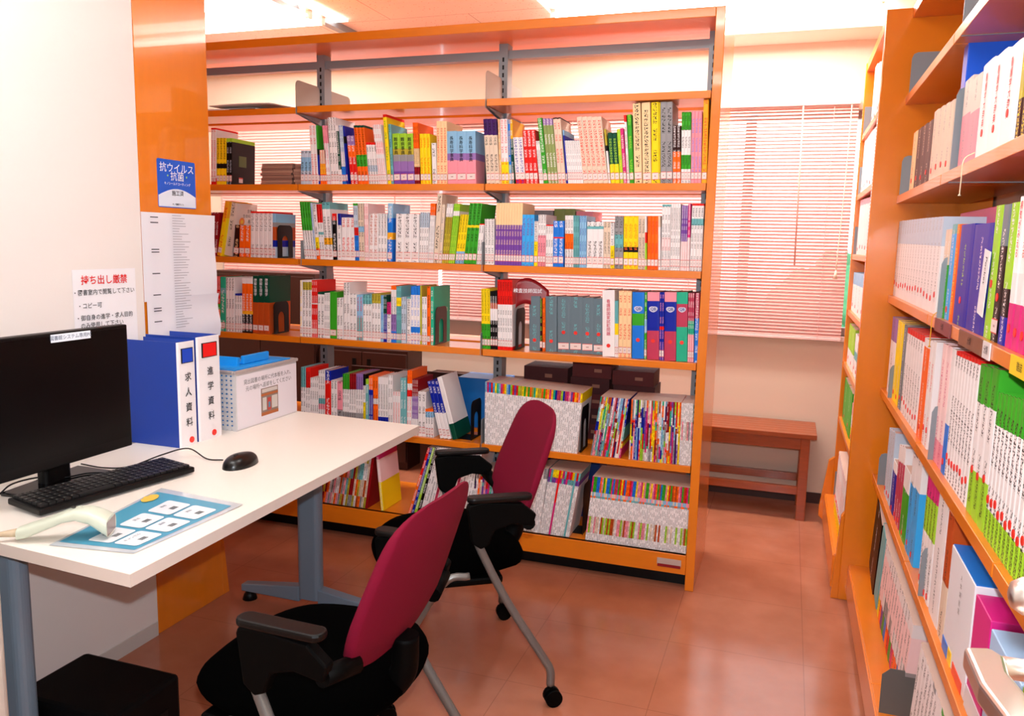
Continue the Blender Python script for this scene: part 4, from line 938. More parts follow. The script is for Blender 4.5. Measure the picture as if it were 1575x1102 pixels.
R('C7',452,498,232,3,'r.03/w:k','lower white',3,w3c,dx=4)
R('C7',499,566,208,2,'b.35/r.38/b:w','blue with red line',3,w3c,dx=4)
R('C7',575,628,173,3,'w.35/o.65/w:k','white with orange band',3,w3c,dx=2)
R('C7',629,666,173,3,'t:k','pale teal',3,w3c)
R('C7',667,712,175,3,'s:B','slate blue',3,w3c,dx=2)
R('C7',714,818,213,3,'w.1/t.16/w:k','white teal-dotted',3,w3c,dx=4)
R('C7',820,865,215,2,'e:k','ivory',3,w3c,dx=3)
R('C7',866,890,220,1,'w.5/y:k','ivory over yellow',3,w3c)
R('C7',892,946,178,2,'a.35/t.6/a:k','grey with teal band',3,w3c,dx=2)
R('C7',948,1040,178,3,'y.58/k.68/y:o','bright yellow black-banded',3,w3c,dx=4)
R('C7',1042,1085,178,2,'e.6/e:k','beige',3,w3c,dx=3)
R('C7',1086,1098,178,1,'w.3/r.5/l','red and lime sliver',3,w3c)
R('C7',1100,1168,178,3,'o:r','vivid orange',3,w3c,dx=5)
R('C7',1170,1186,178,1,'e.2/w','cream sliver',3,w3c)
R('C7',1188,1244,103,3,'t.03/w.5/i.7/w:k','tall teal-capped white',3,w3c,dx=8,dep=.175)
R('C7',1246,1308,98,4,'w.2/w:k','tall plain white',3,w3c,dx=8,dep=.175)
R('C7',1310,1350,108,3,'p.55/i:w','purple-topped',3,w3c,dx=12)
R('C7',1351,1368,98,1,'m.5/i:w','crimson-topped',3,w3c,dx=12)
R('C7',1370,1446,98,4,'r.03/w.22/t.32/w:k','red-capped green-lettered',3,w3c,dx=18,dep=.175)
# level 4
w4a, w4b, w4c = 'fourth shelf, left bay', 'fourth shelf, middle bay', 'fourth shelf, right bay'
R('C8',195,232,95,2,'r.5/g.6/o:w','red over orange',4,w4a)
R('C8',234,285,100,1,'T.2/t.3/T:w','turquoise',4,w4a)
R('C8',287,366,105,3,'w:k','tall white',4,w4a)
R('C8',372,436,255,3,'B.05/w.6/w.75/w:k','short white navy-topped',4,w4a)
R('C8',438,536,110,3,'w.1/o.6/O.66/k:w','orange white and black',4,w4a)
R('C8',538,692,90,3,'G.46/h','thick green over rust',4,w4a,title=('図解生理学',WTX,.05,.0165),dep=.17)
R('C8',978,1000,130,1,'w.5/w:y','white at bay end',4,w4b)
R('C8',1002,1084,130,3,'w.03/Y.17/w:k','gold-topped white',4,w4b)
R('C8',1086,1138,130,3,'r.4/w.42/r:w','red thin',4,w4b)
R('C8',1142,1204,240,2,'G.05/w:k','green-capped white',4,w4b)
R('C8',1205,1255,250,3,'w.9/w:k','narrow black-printed white',4,w4b)
R('C8',1257,1320,238,1,'g.97/g','plain solid green',4,w4b)
R('C8',1322,1378,295,2,'w:k','lowest white',4,w4b)
R('C8',1384,1440,150,2,'w.6/w:k','taller white',4,w4b)
R('C8',1442,1505,255,2,'w:k','mid-height white',4,w4b)
R('D1',52,108,205,2,'s.5/t:r','light blue',4,w4b)
R('D1',110,190,205,3,'t.2/w:k','teal-topped white',4,w4b)
R('D1',193,274,195,3,'Y.2/w:k','olive-topped white',4,w4b)
R('D1',276,300,210,1,'s.5/s:b','slim sky blue',4,w4b)
R('D1',301,332,210,2,'G.4/B:w','dark green and navy',4,w4b)
R('D1',334,370,275,1,'m.3/w:k','magenta-topped short',4,w4b)
R('D1',372,420,120,2,'o.07/w.5/v.8/b:k','tall orange-capped',4,w4b,dep=.17)
R('D1',421,466,125,3,'t.2/y.35/t:k','tall teal and yellow',4,w4b)
R('D1',468,512,225,2,'z:k','pale grey-blue',4,w4b)
R('D1',520,555,225,1,'t.04/w:k','white near the boards',4,w4b)
R('D1',556,641,125,3,'b.15/w.7/b.8/w:b','blue-topped white',4,w4b,dep=.17)
R('D1',643,658,120,1,'Y:l','yellow-green slim',4,w4b)
R('D1',660,706,225,2,'w.02/w:k','shorter white black-lettered',4,w4b)
R('D1',708,738,130,1,'o:k','solid orange',4,w4b)
R('D1',741,770,130,1,'T:w','large green textbook-like',4,w4b,dep=.178)
_o = LAST(); _w = _o.data.vertices[5].co.x
MB().box((_w+.0002, .105, .035), (_w+.0008, .140, .095)).box((_w+.0002, .085, .140), (_w+.0008, .150, .158)).build('cover_print', mat('pale_green_print', (130, 205, 165), .5), _o)
R('D2',45,100,103,3,'y.58/g:k','yellow over green',4,w4c,dx=-4)
R('D2',101,146,118,3,'k.2/h.3/w.5/k:w','black and white',4,w4c,dx=-4)
R('D2',147,241,45,6,'r.35/w.95/r:k','tall crimson-topped white',4,w4c,dx=-2,dep=.17)
for nm, x0, x1, yt in (('first', 350, 413, 150), ('second', 455, 520, 152), ('third', 530, 602, 153), ('fourth', 606, 680, 155), ('fifth', 684, 752, 160), ('sixth', 757, 822, 165)):
    R('D2',x0-2,x1+4,yt,1,'A.3/A.5/A:t','grey slipcased %s from left' % nm,4,w4c,yf=.060,lab=x0>520,dep=.14,sticker=.045 if x0 < 520 else .085,kind='book')
R('D2',416,432,165,1,'n:l','dark brown narrow',4,w4c,yf=.062)
R('D2',433,450,160,1,'o:k','orange between grey files',4,w4c,yf=.062)
R('D2',815,892,112,1,'w:k','large white boxed exam',4,w4c,yf=.026,lab=False,title=('看護師国家試験問題',mat('crimson_print',(205,20,70),.6),.14,.0165),sticker=.045,dep=.172)
R('D2',893,915,180,2,'t.4/y.6/w','pale slim',4,w4c,yf=.03)
R('D2',916,998,115,3,'c.9/c:r','cream workbook',4,w4c,yf=.036,dx=4)
def qb(x0, x1, st, desc, glyph=True):
    R('D2',x0,x1,125,1,st,desc,4,w4c,yf=.028,lab=False,title=('QB',WTX,.25,.0155) if 0 else None,sticker=.075,dep=.172,dx=4)
    o = LAST()
    w_ = o.dimensions.x; h = o.dimensions.z
    hp = [(w_/2+w_*.36*math.cos(t)*(1.0), h*.745+w_*.24*math.sin(t)+w_*.07*abs(math.cos(t))) for t in [2*PI*k/24 for k in range(24)]]
    MB().prism(hp, -.0016, -.0006, 'y').build('heart_badge', mat('badge_pale', (205, 205, 225), .4), o)
    text('lettering', 'QB', w_*.34, mat('badge_ink', (70, 80, 150), .5), o, frame((w_/2, -.0019, h*.75), (1, 0, 0), (0, 0, 1)), bold=.0004)
qb(1003, 1078, 'b.32/g.5/b', 'thick blue green-banded')
R('D2',1080,1096,125,1,'g.4/s.6/g:w','green slim',4,w4c,yf=.03,dx=4)
qb(1098, 1175, 'q.13/B.57/M', 'left thick navy and rose')
R('D2',1176,1206,125,2,'B.5/r.55/B:q','navy slim',4,w4c,yf=.03,dx=4)
qb(1208, 1283, 'q.14/B.57/M', 'right thick navy and rose')
qb(1285, 1355, 'T.17/M.5/T', 'thick turquoise rose-banded')
R('D2',1357,1396,130,3,'M.4/T.6/q:w','thin rose and green',4,w4c,yf=.03,dx=6)
R('D2',1398,1425,130,1,'M.36/b:w','blue rose-topped last',4,w4c,yf=.03,dx=10,lab=False)
# level 5
w5a, w5b, w5c = 'fifth shelf, left bay', 'fifth shelf, middle bay', 'fifth shelf, right bay'
R('D3',112,148,125,2,'t.35/w:k','teal-topped white',5,w5b)
R('D3',149,182,130,2,'r.35/w:k','red-topped white',5,w5b)
R('D3',183,244,205,4,'w:k','short white',5,w5b)
R('D3',245,293,150,3,'w.5/t.6/q.7/w:k','white with green print',5,w5b)
R('D3',296,338,150,1,'B.18/r.85/B:w','red and navy',5,w5b)
R('D3',340,386,225,2,'w.9/w:k','low white',5,w5b)
R('D3',387,426,235,1,'q.6/M.61/a:k','low pink and grey',5,w5b)
for nm, a, b, c_ in (('green-topped', 428, 478, 'g'), ('crimson-topped', 479, 529, 'R'), ('purple-topped', 530, 581, 'v')):
    R('D3',a,b,175,3,c_+'.28/w.7/a:k',nm+' white',5,w5b)
R('D3',583,600,178,1,'k.2/w.5/y:k','white over yellow',5,w5b)
R('D3',602,624,215,1,'l.1/t:w','pale green',5,w5b)
R('D3',626,656,190,2,'o.25/B:w','navy orange-topped',5,w5b)
R('D3',658,694,195,2,'o.4/w.5/o:k','orange',5,w5b)
R('D3',696,772,200,4,'w.72/B.9/w:k','white navy-footed',5,w5b)
R('D3',774,806,185,2,'w.4/w:k','grey-white',5,w5b)
R('D3',808,864,310,3,'w:r','low red-lettered white',5,w5b)
R('D3',866,910,205,2,'t.8/t:w','pale teal',5,w5b)
R('D3',912,948,150,2,'o.2/w.3/r.4/w:r','tall orange-topped',5,w5b,dx=6)
R('D3',950,994,215,4,'R.3/v.7/w:w','crimson fading to white',5,w5b,dx=6)
R('D3',998,1056,310,2,'w.95/w:k','short plain white',5,w5b,dx=2)
R('D3',1058,1118,440,3,'o.1/s.3/w:k','lowest thin',5,w5b,dx=-6)
R('D3',1166,1252,235,3,'B.55/w.9/w:w','leaning navy over white',5,w5b,dx=-98,dep=.165)
R('D3',1262,1300,205,1,'w.75/G','leaning grey-white green-footed',5,w5b,dx=-120,dep=.17,lab=False)
def magst(base, cap=.16, capc=MAGC, ink='k', extra=''):
    def f(k, rnd):
        c1 = capc[rnd.randrange(len(capc))]; return '%s%.3f/%s%s:%s' % (c1, cap, extra, base, ink)
    return f
def multi(k, rnd):
    n = rnd.choice((3, 4, 5, 6)); f = sorted(rnd.uniform(.06, .95) for _ in range(n-1)); cs = [rnd.choice('roqmPpBTtlyeswwaRh') for _ in range(n)]
    return '/'.join('%s%.3f' % (c, q) for c, q in zip(cs, f+[1.]))+':'+rnd.choice('kwk')
R('D4',62,652,(198,272),50,'','colour-capped white',5,w5c,kind='magazine',dep=.178,lab=False,sts=magst('w'),dx=4,dx1=38,yf=.012,gap=.0002)
R('D4',738,928,(292,308),20,'','leaning colourful',5,w5c,kind='magazine',dep=.178,lab=False,sts=multi,dx=66,dx1=60,yf=.012,gap=.0003)
R('D4',982,1300,(310,330),32,'','upright colourful',5,w5c,kind='magazine',dep=.178,lab=False,sts=multi,dx=18,dx1=18,yf=.012,gap=.0003)
R('D4',1301,1378,(333,336),9,'','pale grey',5,w5c,kind='magazine',dep=.178,lab=False,sts=lambda k, r: 'w.3/%s.6/w:k' % r.choice('waeq'),dx=18,yf=.012,gap=.0003)
R('D4',1380,1388,340,1,'G.5/G:w','dark green last',5,w5c,kind='magazine',dep=.178,lab=False,dx=16,yf=.012)
# level 6
w6b, w6c = 'lowest shelf, middle bay', 'lowest shelf, right bay'
def dull(k, rnd): 
    return '/'.join('%s%.2f' % (rnd.choice('eqahtwoYR'), q) for q in (.2, .5, .8, 1))+':k'
R('D5',-60,455,(30,100),30,'','dull mixed',6,w6b,kind='magazine',dep=.185,lab=False,sts=dull,dx=80,dx1=64,yf=.014)
R('D5',457,478,100,1,'R.98/R','dark red end',6,w6b,kind='magazine',dep=.185,lab=False,dx=62,yf=.014)
R('D5',596,622,105,1,'m.1/i.5/y:w','leaning yellow-spined blue',6,w6b,kind='magazine',dep=.18,lab=False,dx=-46,yf=.014)
R('D5',828,926,(60,50),4,'','coloured leaning',6,w6b,kind='magazine',dep=.185,lab=False,sts=lambda k, r: 'rBlk'[k]+'.4/'+'oBlk'[k]+':w',dx=175,dx1=160,yf=.014)
R('D5',928,1350,(50,90),18,'','white leaning',6,w6b,kind='magazine',dep=.185,lab=False,sts=lambda k, r: 'w.1/%s:k' % ('wwwwMww'[k % 7]),dx=158,dx1=120,yf=.014)
R('D6',14,180,(150,160),14,'','bright striped',6,w6c,kind='magazine',dep=.185,lab=False,sts=multi,dx=30,dx1=36,yf=.014)
R('D6',182,440,(175,125),22,'','grey-white leaning',6,w6c,kind='magazine',dep=.185,lab=False,sts=magst('w', .16, 'aawT'),dx=50,dx1=60,yf=.014)
R('D6',441,626,(128,160),16,'','pink-capped white',6,w6c,kind='magazine',dep=.185,lab=False,sts=lambda k, r: ('%s.12/%s.2/w:k' % (r.choice('ymrOt'), r.choice('pmt'))) if k not in (5, 13) else ('r.5/m.9/m' if k == 5 else 't.5/t'),dx=66,dx1=76,yf=.014)
R('D6',726,1352,(175,248),60,'','multicoloured-cap white',6,w6c,kind='magazine',dep=.185,lab=False,sts=lambda k, r: '%s.24/%s.30/%s.33/w.62/%s.88/w:k' % (r.choice('roymqgbh'), r.choice('esq'), r.choice('aot'), r.choice('wwqhwel')),dx=48,dx1=30,yf=.014,gap=.0002)

# bookends on the long bookcase
def bookend(x, lvl, m, label, h=.175, y0=.045, dpt=.12, hole=True, yf=.04):
    z = LZ[lvl]; o = plate('bookend', 0, 0, dpt, 0, h, m, label, None, hole=hole); o.location = (x, y0, z+.0015)
    MB().box((-.09, .012, -.0010), (-.001, dpt-.01, .0005)).build('foot', m, o)
    return o
def bx(crop, x, lvl): ox, oy, s = CROP[crop]; return xz_at(ox+x/s, LZ[lvl], YF)+.003
bookend(bx('C5', 757, 3), 3, BLACK, 'black bookend on the third shelf, left bay', .150, .03)
bookend(bx('C8', 722, 4), 4, BLACK, 'black bookend on the fourth shelf beside the rust-coloured books', .150, .03)
bookend(bx('D1', 775, 4), 4, mat('brown_steel', (52, 34, 30), .45), 'brown bookend against the large green book', .165, .028)
bookend(bx('D2', 252, 4), 4, BLACK, 'black bookend right of the crimson-topped books', .175, .03)
bookend(bx('D3', 1385, 5), 5, BLACK, 'black bookend with wide opening beside the leaning books, fifth shelf', .175, .035)
bookend(bx('D4', 668, 5), 5, BLACK, 'black bookend ending the colour-capped magazines', .20, .03)
bookend(bx('C3', 1232, 2), 2, mat('steel_dark', (60, 62, 64), .4), 'dark bookend at the right end of the middle bay, second shelf', .15, .03, hole=False)
bookend(bx('D6', 690, 6), 6, BLACK, 'black bookend between the magazine rows on the lowest shelf', .22, .06, hole=False)
for lv, cr, x, h, lb in ((3, 'C5', 985, .085, 'small grey divider tab at left of the middle bay, third shelf'), (3, 'C6', 1216, .095, 'grey divider tab standing before the white books, third shelf'), (4, 'D2', 36, .07, 'grey divider tab beside the yellow-green books, fourth shelf'), (5, 'D4', 40, .11, 'grey divider tab at left of the colour-capped magazines')):
    ox, oy, s = CROP[cr]
    o = plate('divider', 0, 0, .15, -.028, h, STEEL, lb, None, r=.006, cat='divider'); o.location = (xz_at(ox+x/s, LZ[lv], 0), .001, LZ[lv])
# cover hanging loose from the crimson books
def flap(i, j):
    u, v = i/14, j/6; a = .25+1.1*u; R_ = .16
    return (.004+.13*u**1.3, -.012-.0*u+.05*u, .105*v-.045*u*u*(1.-v*.4)+.030*math.sin(u*PI))
fl = MB().grid(flap, 15, 7).build('loose_cover', mat('crimson_cover', (140, 10, 24), .3)); fl.location = (bx('D2', 240, 4), .045, LZ[4]+.178)
sm = fl.modifiers.new('t', 'SOLIDIFY'); sm.thickness = .0012; tag(fl, 'crimson dust jacket flaring out beyond the tall red-topped books', 'book cover')
text('lettering', '検査技師国試', .02, WTX, fl, frame((.055, -.010, .075), (1, .38, -.02), (0, 0, 1)))
# flat stacks of old journals, second shelf left bay
def stack(x0, x1, y0, n, total, z0, desc, where, cols, deep=.17, kind='magazine', cat='magazine', rough=0, glyph=None):
    z = z0; rnd = random.Random(int(abs(x0)*999)); t = total/n
    for k in range(n):
        dx_, dy_ = rnd.uniform(-.006, .006), rnd.uniform(0, .008)
        o = MB().box((0, 0, 0), (x1-x0-.008, deep, t*.93-.0003), 0).build(kind, mat('flat_%s%d' % (desc[:5], k % len(cols)), cols[k % len(cols)], .7), bevel=.0008)
        o.location = (x0+.004+dx_, y0+dy_, z+.0003); z += t*.93
        s = ('bottom', 'top')[k == n-1] if k in (0, n-1) else ordn(k+1)+' from bottom'
        lb = '%s of %s %s, %s' % (s, card(n), desc, where)
        if len(lb.split()) > 16: print('LONG', lb)
        tag(o, lb, cat, desc+', '+where)
        if kind == 'case_book':
            o2 = MB().box((.10, -.0006, t*.36), (.134, 0, t*.56)).build('spine_mark', mat('gold_print', (150, 100, 80), .5), o)
GB = [(150, 112, 96), (170, 132, 112), (135, 98, 84), (160, 122, 104)]
xa = bx('C2', 566, 2); xb = bx('C2', 868, 2); stack(xa, xb, .05, 9, .105, LZ[2], 'flat old journals', 'second shelf, left pile', GB, .15)
xa = bx('C2', 886, 2); xb = bx('C2', 972, 2); stack(xa-.0, xb+.01, .04, 8, .100, LZ[2], 'flat old journals', 'second shelf, right pile', GB, .15)
# things standing on the rear side of the shelves
def rear(x0, x1, lvl, h, n, st, desc, where, z_extra=0, y=.275, d=.18, kind='book'):
    w = (x1-x0)/n
    for k in range(n): make_book((x0+w*k, y, LZ[lvl]), 0, w-.0005, d, h, st, 0, kind, mklabel(desc, k, n, where, kind, kind+'s'), '%s, %s' % (desc, where) if n > 1 else None, lab=False, seed=k)
rear(-1.245, -1.16, 2, .225, 3, 'o.3/u:k', 'rear-side orange', 'behind second shelf, middle bay')
rear(-.64, -.55, 2, .205, 3, 'q.3/a', 'rear-side pink-grey', 'behind second shelf, right bay')
rear(-.545, -.47, 2, .235, 2, 'n.9/n', 'rear-side brown', 'behind second shelf, right bay')
rear(-.87, -.79, 3, .24, 2, 'Y.9/n', 'rear-side gold-brown', 'behind third shelf, right bay')
rear(-.78, -.68, 3, .238, 2, 'a.9/k', 'rear-side grey', 'behind third shelf, right bay')
rear(-.675, -.58, 3, .245, 2, 'x.6/k', 'rear-side olive', 'behind third shelf, right bay')
rear(-.575, -.50, 3, .235, 2, 'q.6/q', 'rear-side pink', 'behind third shelf, right bay')
rear(-.345, -.10, 3, .215, 4, 'a.9/n', 'rear-side taupe boxed', 'behind third shelf, right bay')
rear(-2.62, -2.45, 3, .21, 4, 'a.9/w', 'rear-side grey boxed', 'behind third shelf, left bay')
DB = [(84, 16, 18), (66, 12, 16)]
for nm, a, b, n, h in (('left', -.80, -.585, 4, .335), ('middle', -.58, -.395, 5, .372), ('right', -.39, -.20, 5, .345)):
    stack(a, b, .285, n, h, LZ[5], 'maroon cased volumes', 'fifth shelf rear, %s pile' % nm, DB, .165, 'case_book', 'book')
BB = mat('blue_board', (10, 110, 190), .4)
o = MB().box((0, 0, 0), (.23, .17, .235)).build('blue_storage_box', BB, bevel=.004); o.location = (-1.13, .285, LZ[5]); tag(o, 'sky blue storage box on the rear side of the fifth shelf, middle bay', 'box')
o = MB().box((0, 0, 0), (.30, .15, .285)).build('blue_storage_box', mat('deep_blue_board', (10, 50, 110), .4), bevel=.004); o.location = (-.73, .29, LZ[6]); tag(o, 'deep blue box on the rear side of the lowest shelf, right bay', 'box')
o = MB().box((0, 0, 0), (1.0, .01, .16)).build('rear_back_panel', BROWN); o.location = (-1.79, .455, LZ[5]+.12)
o.location = (-1.795, .456, LZ[5]+.06); o.scale = (.88, 1, 1); tag(o, 'brown back board standing behind the fifth shelf, middle bay', 'board')

# ------------------------------------------------------------------ books along the right wall
def ycol(px, z, xf):
    """world y on the plane x = xf at height z that shows at column px"""
    lo, hi = -2.9, 1.3
    for _ in range(40):
        m = (lo+hi)/2; v = Vector((xf, m, z))-CAM; p = 787.5+FPX*v.dot(_r)/v.dot(_f)
        if p > px: lo = m
        else: hi = m
    return (lo+hi)/2
RCROP = dict(E1=(1355,0,3.445), E2=(1355,280,3.445), E3=(1340,460,3.06), E4=(1300,640,2.385), F8=(1250,40,2.623), F5=(1240,400,2.117))
def rrun(crop, x0, x1, yt, n, st, desc, z, where, xf, lean=0., kind='book', dep=.18, lab=False, title=None, sticker=.03, sts=None, gap=.0006, yoff=0):
    ox, oy, s = RCROP[crop]; ya = ycol(ox+x0/s, z, xf); yb = ycol(ox+x1/s, z, xf)
    if crop[0] == 'F': ya = min(ya, YE+.04+FL-.015); yb = max(yb, YE+.05+.33*lean)
    else: ya = min(ya, YE-.005)
    w = (ya-yb)/n
    for k in range(n):
        f = (k+.5)/n; yy = ya-w*k
        if isinstance(yt, (tuple, list)): ypx = yt[0]+(yt[1]-yt[0])*f
        else: ypx = yt
        if ypx < 3: h = ypx         # given in metres
        else:
            v0 = Vector((xf, yy-w/2, 0))-CAM
            # height seen at pixel row at this y
            lo, hi = z+.05, z+.5
            for _ in range(30):
                m = (lo+hi)/2; v = Vector((xf, yy-w/2, m))-CAM; p = 551-FPX*v.dot(_u)/v.dot(_f)
                if p > oy+ypx/s: lo = m
                else: hi = m
            h = (lo+hi)/2-z
        SEED[0] += 1; rnd = random.Random(SEED[0]*17+k)
        st_ = sts(k, rnd) if sts else st
        make_book((xf, yy, z), -PI/2, max(.002, w*math.cos(lean)-gap), dep, h, st_, lean, kind, mklabel(desc, k, n, where, kind, kind+'s'), '%s %ss, %s' % (desc, kind, where) if n > 1 else None, lab=lab, seed=SEED[0]*137.31 % 97 if sts else len(desc)*2.1+x0 % 13, title=title, sticker=(sticker+rnd.uniform(-.008, .008)) if sticker else False)
XB = XN+.014
q1, q2, q3, q4, q5 = 'wall bookcase, second shelf', 'wall bookcase, third shelf', 'wall bookcase, fourth shelf', 'wall bookcase, fifth shelf', 'wall bookcase, lowest shelf'
r_ = rrun
r_('E1',145,166,700,1,'c:r','cream red-lettered',NZ[1],q1,XB)
r_('E1',168,245,(690,635),3,'n:e','dark brown',NZ[1],q1,XB)
r_('E1',247,352,(595,530),4,'e:a','ivory',NZ[1],q1,XB)
r_('E1',400,490,(425,395),2,'u.4/q:a','pink file-like',NZ[1],q1,XB,sticker=False)
r_('E1',492,690,(350,215),3,'W','thick white red-titled',NZ[1],q1,XB,title=('看護学大辞典',INKR,.12,.019),sticker=.055)
r_('E1',700,790,(190,120),3,'n.1/Y.6/n:y','brown and gold',NZ[1],q1,XB,sticker=False)
r_('E1',792,1100,.26,8,'w.3/e:r','white near the door',NZ[1],q1,XB)
r_('E2',52,282,(210,185),16,'z.3/w:a','glossy white',NZ[2],q2,XB,sticker=.045)
r_('E2',300,328,(255,250),2,'e.4/g:w','slim beige and green',NZ[2],q2,XB,sticker=False)
r_('E2',330,352,225,1,'t.1/d:w','sky blue slim',NZ[2],q2,XB)
r_('E2',354,372,225,1,'o:y','orange slim',NZ[2],q2,XB,sticker=False)
r_('E2',374,440,225,1,'B:l','thick navy green-lettered',NZ[2],q2,XB,sticker=.05,dep=.09)
r_('E2',442,535,222,1,'B.3/B:w','thick royal blue',NZ[2],q2,XB,sticker=False,dep=.09)
r_('E2',537,572,125,1,'l:w','tall pale green',NZ[2],q2,XB,sticker=.11)
r_('E2',574,610,120,1,'A.3/k:w','tall black and grey',NZ[2],q2,XB,sticker=.08,lab=True)
r_('E2',612,648,110,1,'l.6/k.8/B:w','tall lime and navy',NZ[2],q2,XB,sticker=False)
r_('E2',650,756,(80,60),3,'W.5/w.7/m','white red-titled magenta-footed',NZ[2],q2,XB,title=('病気がみえる',INKR,.03,.0165),sticker=.03)
r_('E2',760,1100,.26,8,'w.5/q:k','white pink-footed',NZ[2],q2,XB)
r_('E3',70,92,(90,92),1,'v.3/w:k','lilac and white',NZ[3],q3,XB)
r_('E3',94,120,(100,118),2,'y:w','yellow',NZ[3],q3,XB)
r_('E3',121,134,125,1,'A:w','slate narrow',NZ[3],q3,XB)
r_('E3',135,206,(135,175),7,'r.06/w:k','white orange-dotted',NZ[3],q3,XB,sticker=.04)
r_('E3',208,232,190,1,'w.08/o:w','salmon orange',NZ[3],q3,XB,sticker=.04)
r_('E3',233,258,200,2,'w.1/w:r','white red-lettered',NZ[3],q3,XB,sticker=.04)
r_('E3',284,322,(210,225),2,'i.8/q:m','pale pink',NZ[3],q3,XB,sticker=False)
r_('E3',323,340,(235,238),1,'w.6/b','white over blue',NZ[3],q3,XB)
r_('E3',341,440,(245,290),8,'r.03/w:k','orange-capped white',NZ[3],q3,XB,sticker=.05)
r_('E3',442,520,(310,330),3,'g.25/w.7/l:k','green-topped thick',NZ[3],q3,XB,sticker=.09)
r_('E3',524,790,(440,520),14,'g.22/w.8/l:k','green-topped thin',NZ[3],q3,XB,sticker=.07)
r_('E3',800,1300,.235,8,'g.2/w:k','green-topped far',NZ[3],q3,XB)
r_('E3',58,82,(610,630),3,'z:a','thin silver',NZ[4],q4,XB,sticker=.02)
r_('E3',84,100,.17,1,'W.2/B:w','navy blue',NZ[4],q4,XB,sticker=.02)
r_('E3',101,126,(690,700),3,'w.2/M:w','white and rose thin',NZ[4],q4,XB,sticker=.02)
r_('E3',128,152,.215,1,'w.3/g:w','white over bright green',NZ[4],q4,XB,sticker=.02)
r_('E3',154,192,(730,760),2,'w.3/d:k','white over sky blue',NZ[4],q4,XB,sticker=.02)
r_('E4',265,300,(205,235),4,'m.2/l.5/w:k','magenta and lime',NZ[4],q4,XB,sticker=.02)
r_('E4',302,332,(270,285),1,'w.95/w:k','thick white',NZ[4],q4,XB,sticker=False)
r_('E4',334,352,(300,310),1,'w.1/h.6/e:k','white picture-spined',NZ[4],q4,XB,sticker=False)
def carton(px0, px1, h, x_off, z, m, label, parts=(), dep=.19, crop='E4'):
    ox, oy, s = RCROP[crop]; ya = ycol(ox+px0/s, z, XB); yb = ycol(ox+px1/s, z, XB)
    e = empty('carton', (XB+x_off, ya, z+.0005), -PI/2, label, 'box'); w = ya-yb-.002
    MB().box((0, 0, 0), (w, dep, h)).build('box_body', m, e, bevel=.002)
    for (nm, a, b, c, d, mm) in parts: MB().box((w*a, -.0015, h*c), (w*b, -.0002, h*d)).build(nm, mm, e)
    return e, w, h
e, w_, h_ = carton(355, 432, .235, 0, NZ[4], mat('box_white', (232, 234, 240), .4), 'white box with blue top flap and black print, wall bookcase', (('blue_foot', .0, .25, .0, .12, mat('box_blue', (20, 120, 215), .4)), ('yellow_foot', .27, .42, .0, .13, mat('box_yellow', (245, 205, 30), .4)), ('red_foot', .5, .9, .0, .10, mat('box_red', (240, 70, 40), .4))))
MB().box((.001, .002, h_-.001), (w_-.001, .188, h_+.0015)).build('blue_top', mat('box_blue', (20, 120, 215), .4), e)
for i, ch in enumerate('人体解剖図'): text('lettering', ch, .013, INK, e, frame((w_*.55, -.0022, h_*(.88-.075*i)), (1, 0, 0), (0, 0, 1)))
e, w_, h_ = carton(436, 486, .225, 0, NZ[4], mat('box_magenta', (215, 30, 130), .4), 'magenta box with white foot, wall bookcase fifth shelf', (('white_foot', .0, 1., .0, .2, mat('box_white', (232, 234, 240), .4)),))
e, w_, h_ = carton(489, 590, .215, 0, NZ[4], mat('box_pale_blue', (170, 205, 240), .4), 'pale blue box with large black character, wall bookcase fifth shelf', (('blue_shape', .12, .5, .12, .24, mat('box_blue2', (40, 80, 220), .4)), ('teal_shape', .2, .5, .62, .72, mat('box_teal', (90, 190, 190), .4))))
text('lettering', '料', .05, INK, e, frame((w_*.55, -.002, h_*.42), (1, 0, 0), (0, 0, 1)), bold=.001); text('lettering', 'アナ', .02, mat('cyan_ink', (20, 150, 225), .5), e, frame((w_*.45, -.002, h_*.9), (1, 0, 0), (0, 0, 1)))
r_('E4',592,760,.215,6,'l.2/W.6/e:k','white green-edged',NZ[4],q4,XB)
zl = NZ[5]; xl_ = XN+.004
r_('E4',82,100,.305,1,'k.6/n:w','leaning black',zl,q5,xl_,lean=.30,sticker=False)
r_('E4',102,112,.30,1,'t','leaning pale teal',zl,q5,xl_,lean=.30,sticker=False)
r_('E4',114,198,.295,14,'','bright-footed leaning',zl,q5,xl_,lean=.28,kind='magazine',sticker=False,sts=lambda k, r: 'w.15/i.55/%s.75/%s:k' % (r.choice('wai'), r.choice('ybogrpmo')))
r_('E4',222,460,.30,22,'','white ribbed leaning',zl,q5,xl_,lean=.24,kind='magazine',sticker=.06,sts=lambda k, r: '%s.05/w:k' % r.choice('gwwa'))
# magenta box behind the navy books, blue boards, dividers and shelf tags
def wbox(px0, px1, z, h, xo, dep, m, name, label, cat, crop='E2'):
    ox, oy, s = RCROP[crop]; ya = ycol(ox+px0/s, z, XB+xo); yb = ycol(ox+px1/s, z, XB+xo)
    o = MB().box((0, yb-ya, 0), (dep, 0, h)).build(name, m, bevel=.002); o.location = (XB+xo, ya, z+.0005); return tag(o, label, cat)
wbox(372, 556, NZ[2], atX(1515, 321, XB+.10).z-NZ[2], .10, .10, mat('box_pink', (215, 40, 125), .4), 'magenta_box', 'magenta box standing behind the navy blue books by the wall', 'box')
wbox(376, 398, NZ[1], .335, .02, .20, mat('vivid_blue', (5, 90, 225), .35), 'blue_board', 'tall vivid blue board beside the pink files, wall bookcase', 'board', 'E1')
ox, oy, s = RCROP['E2']; yy = ycol(ox+520/s, NZ[2], XB)
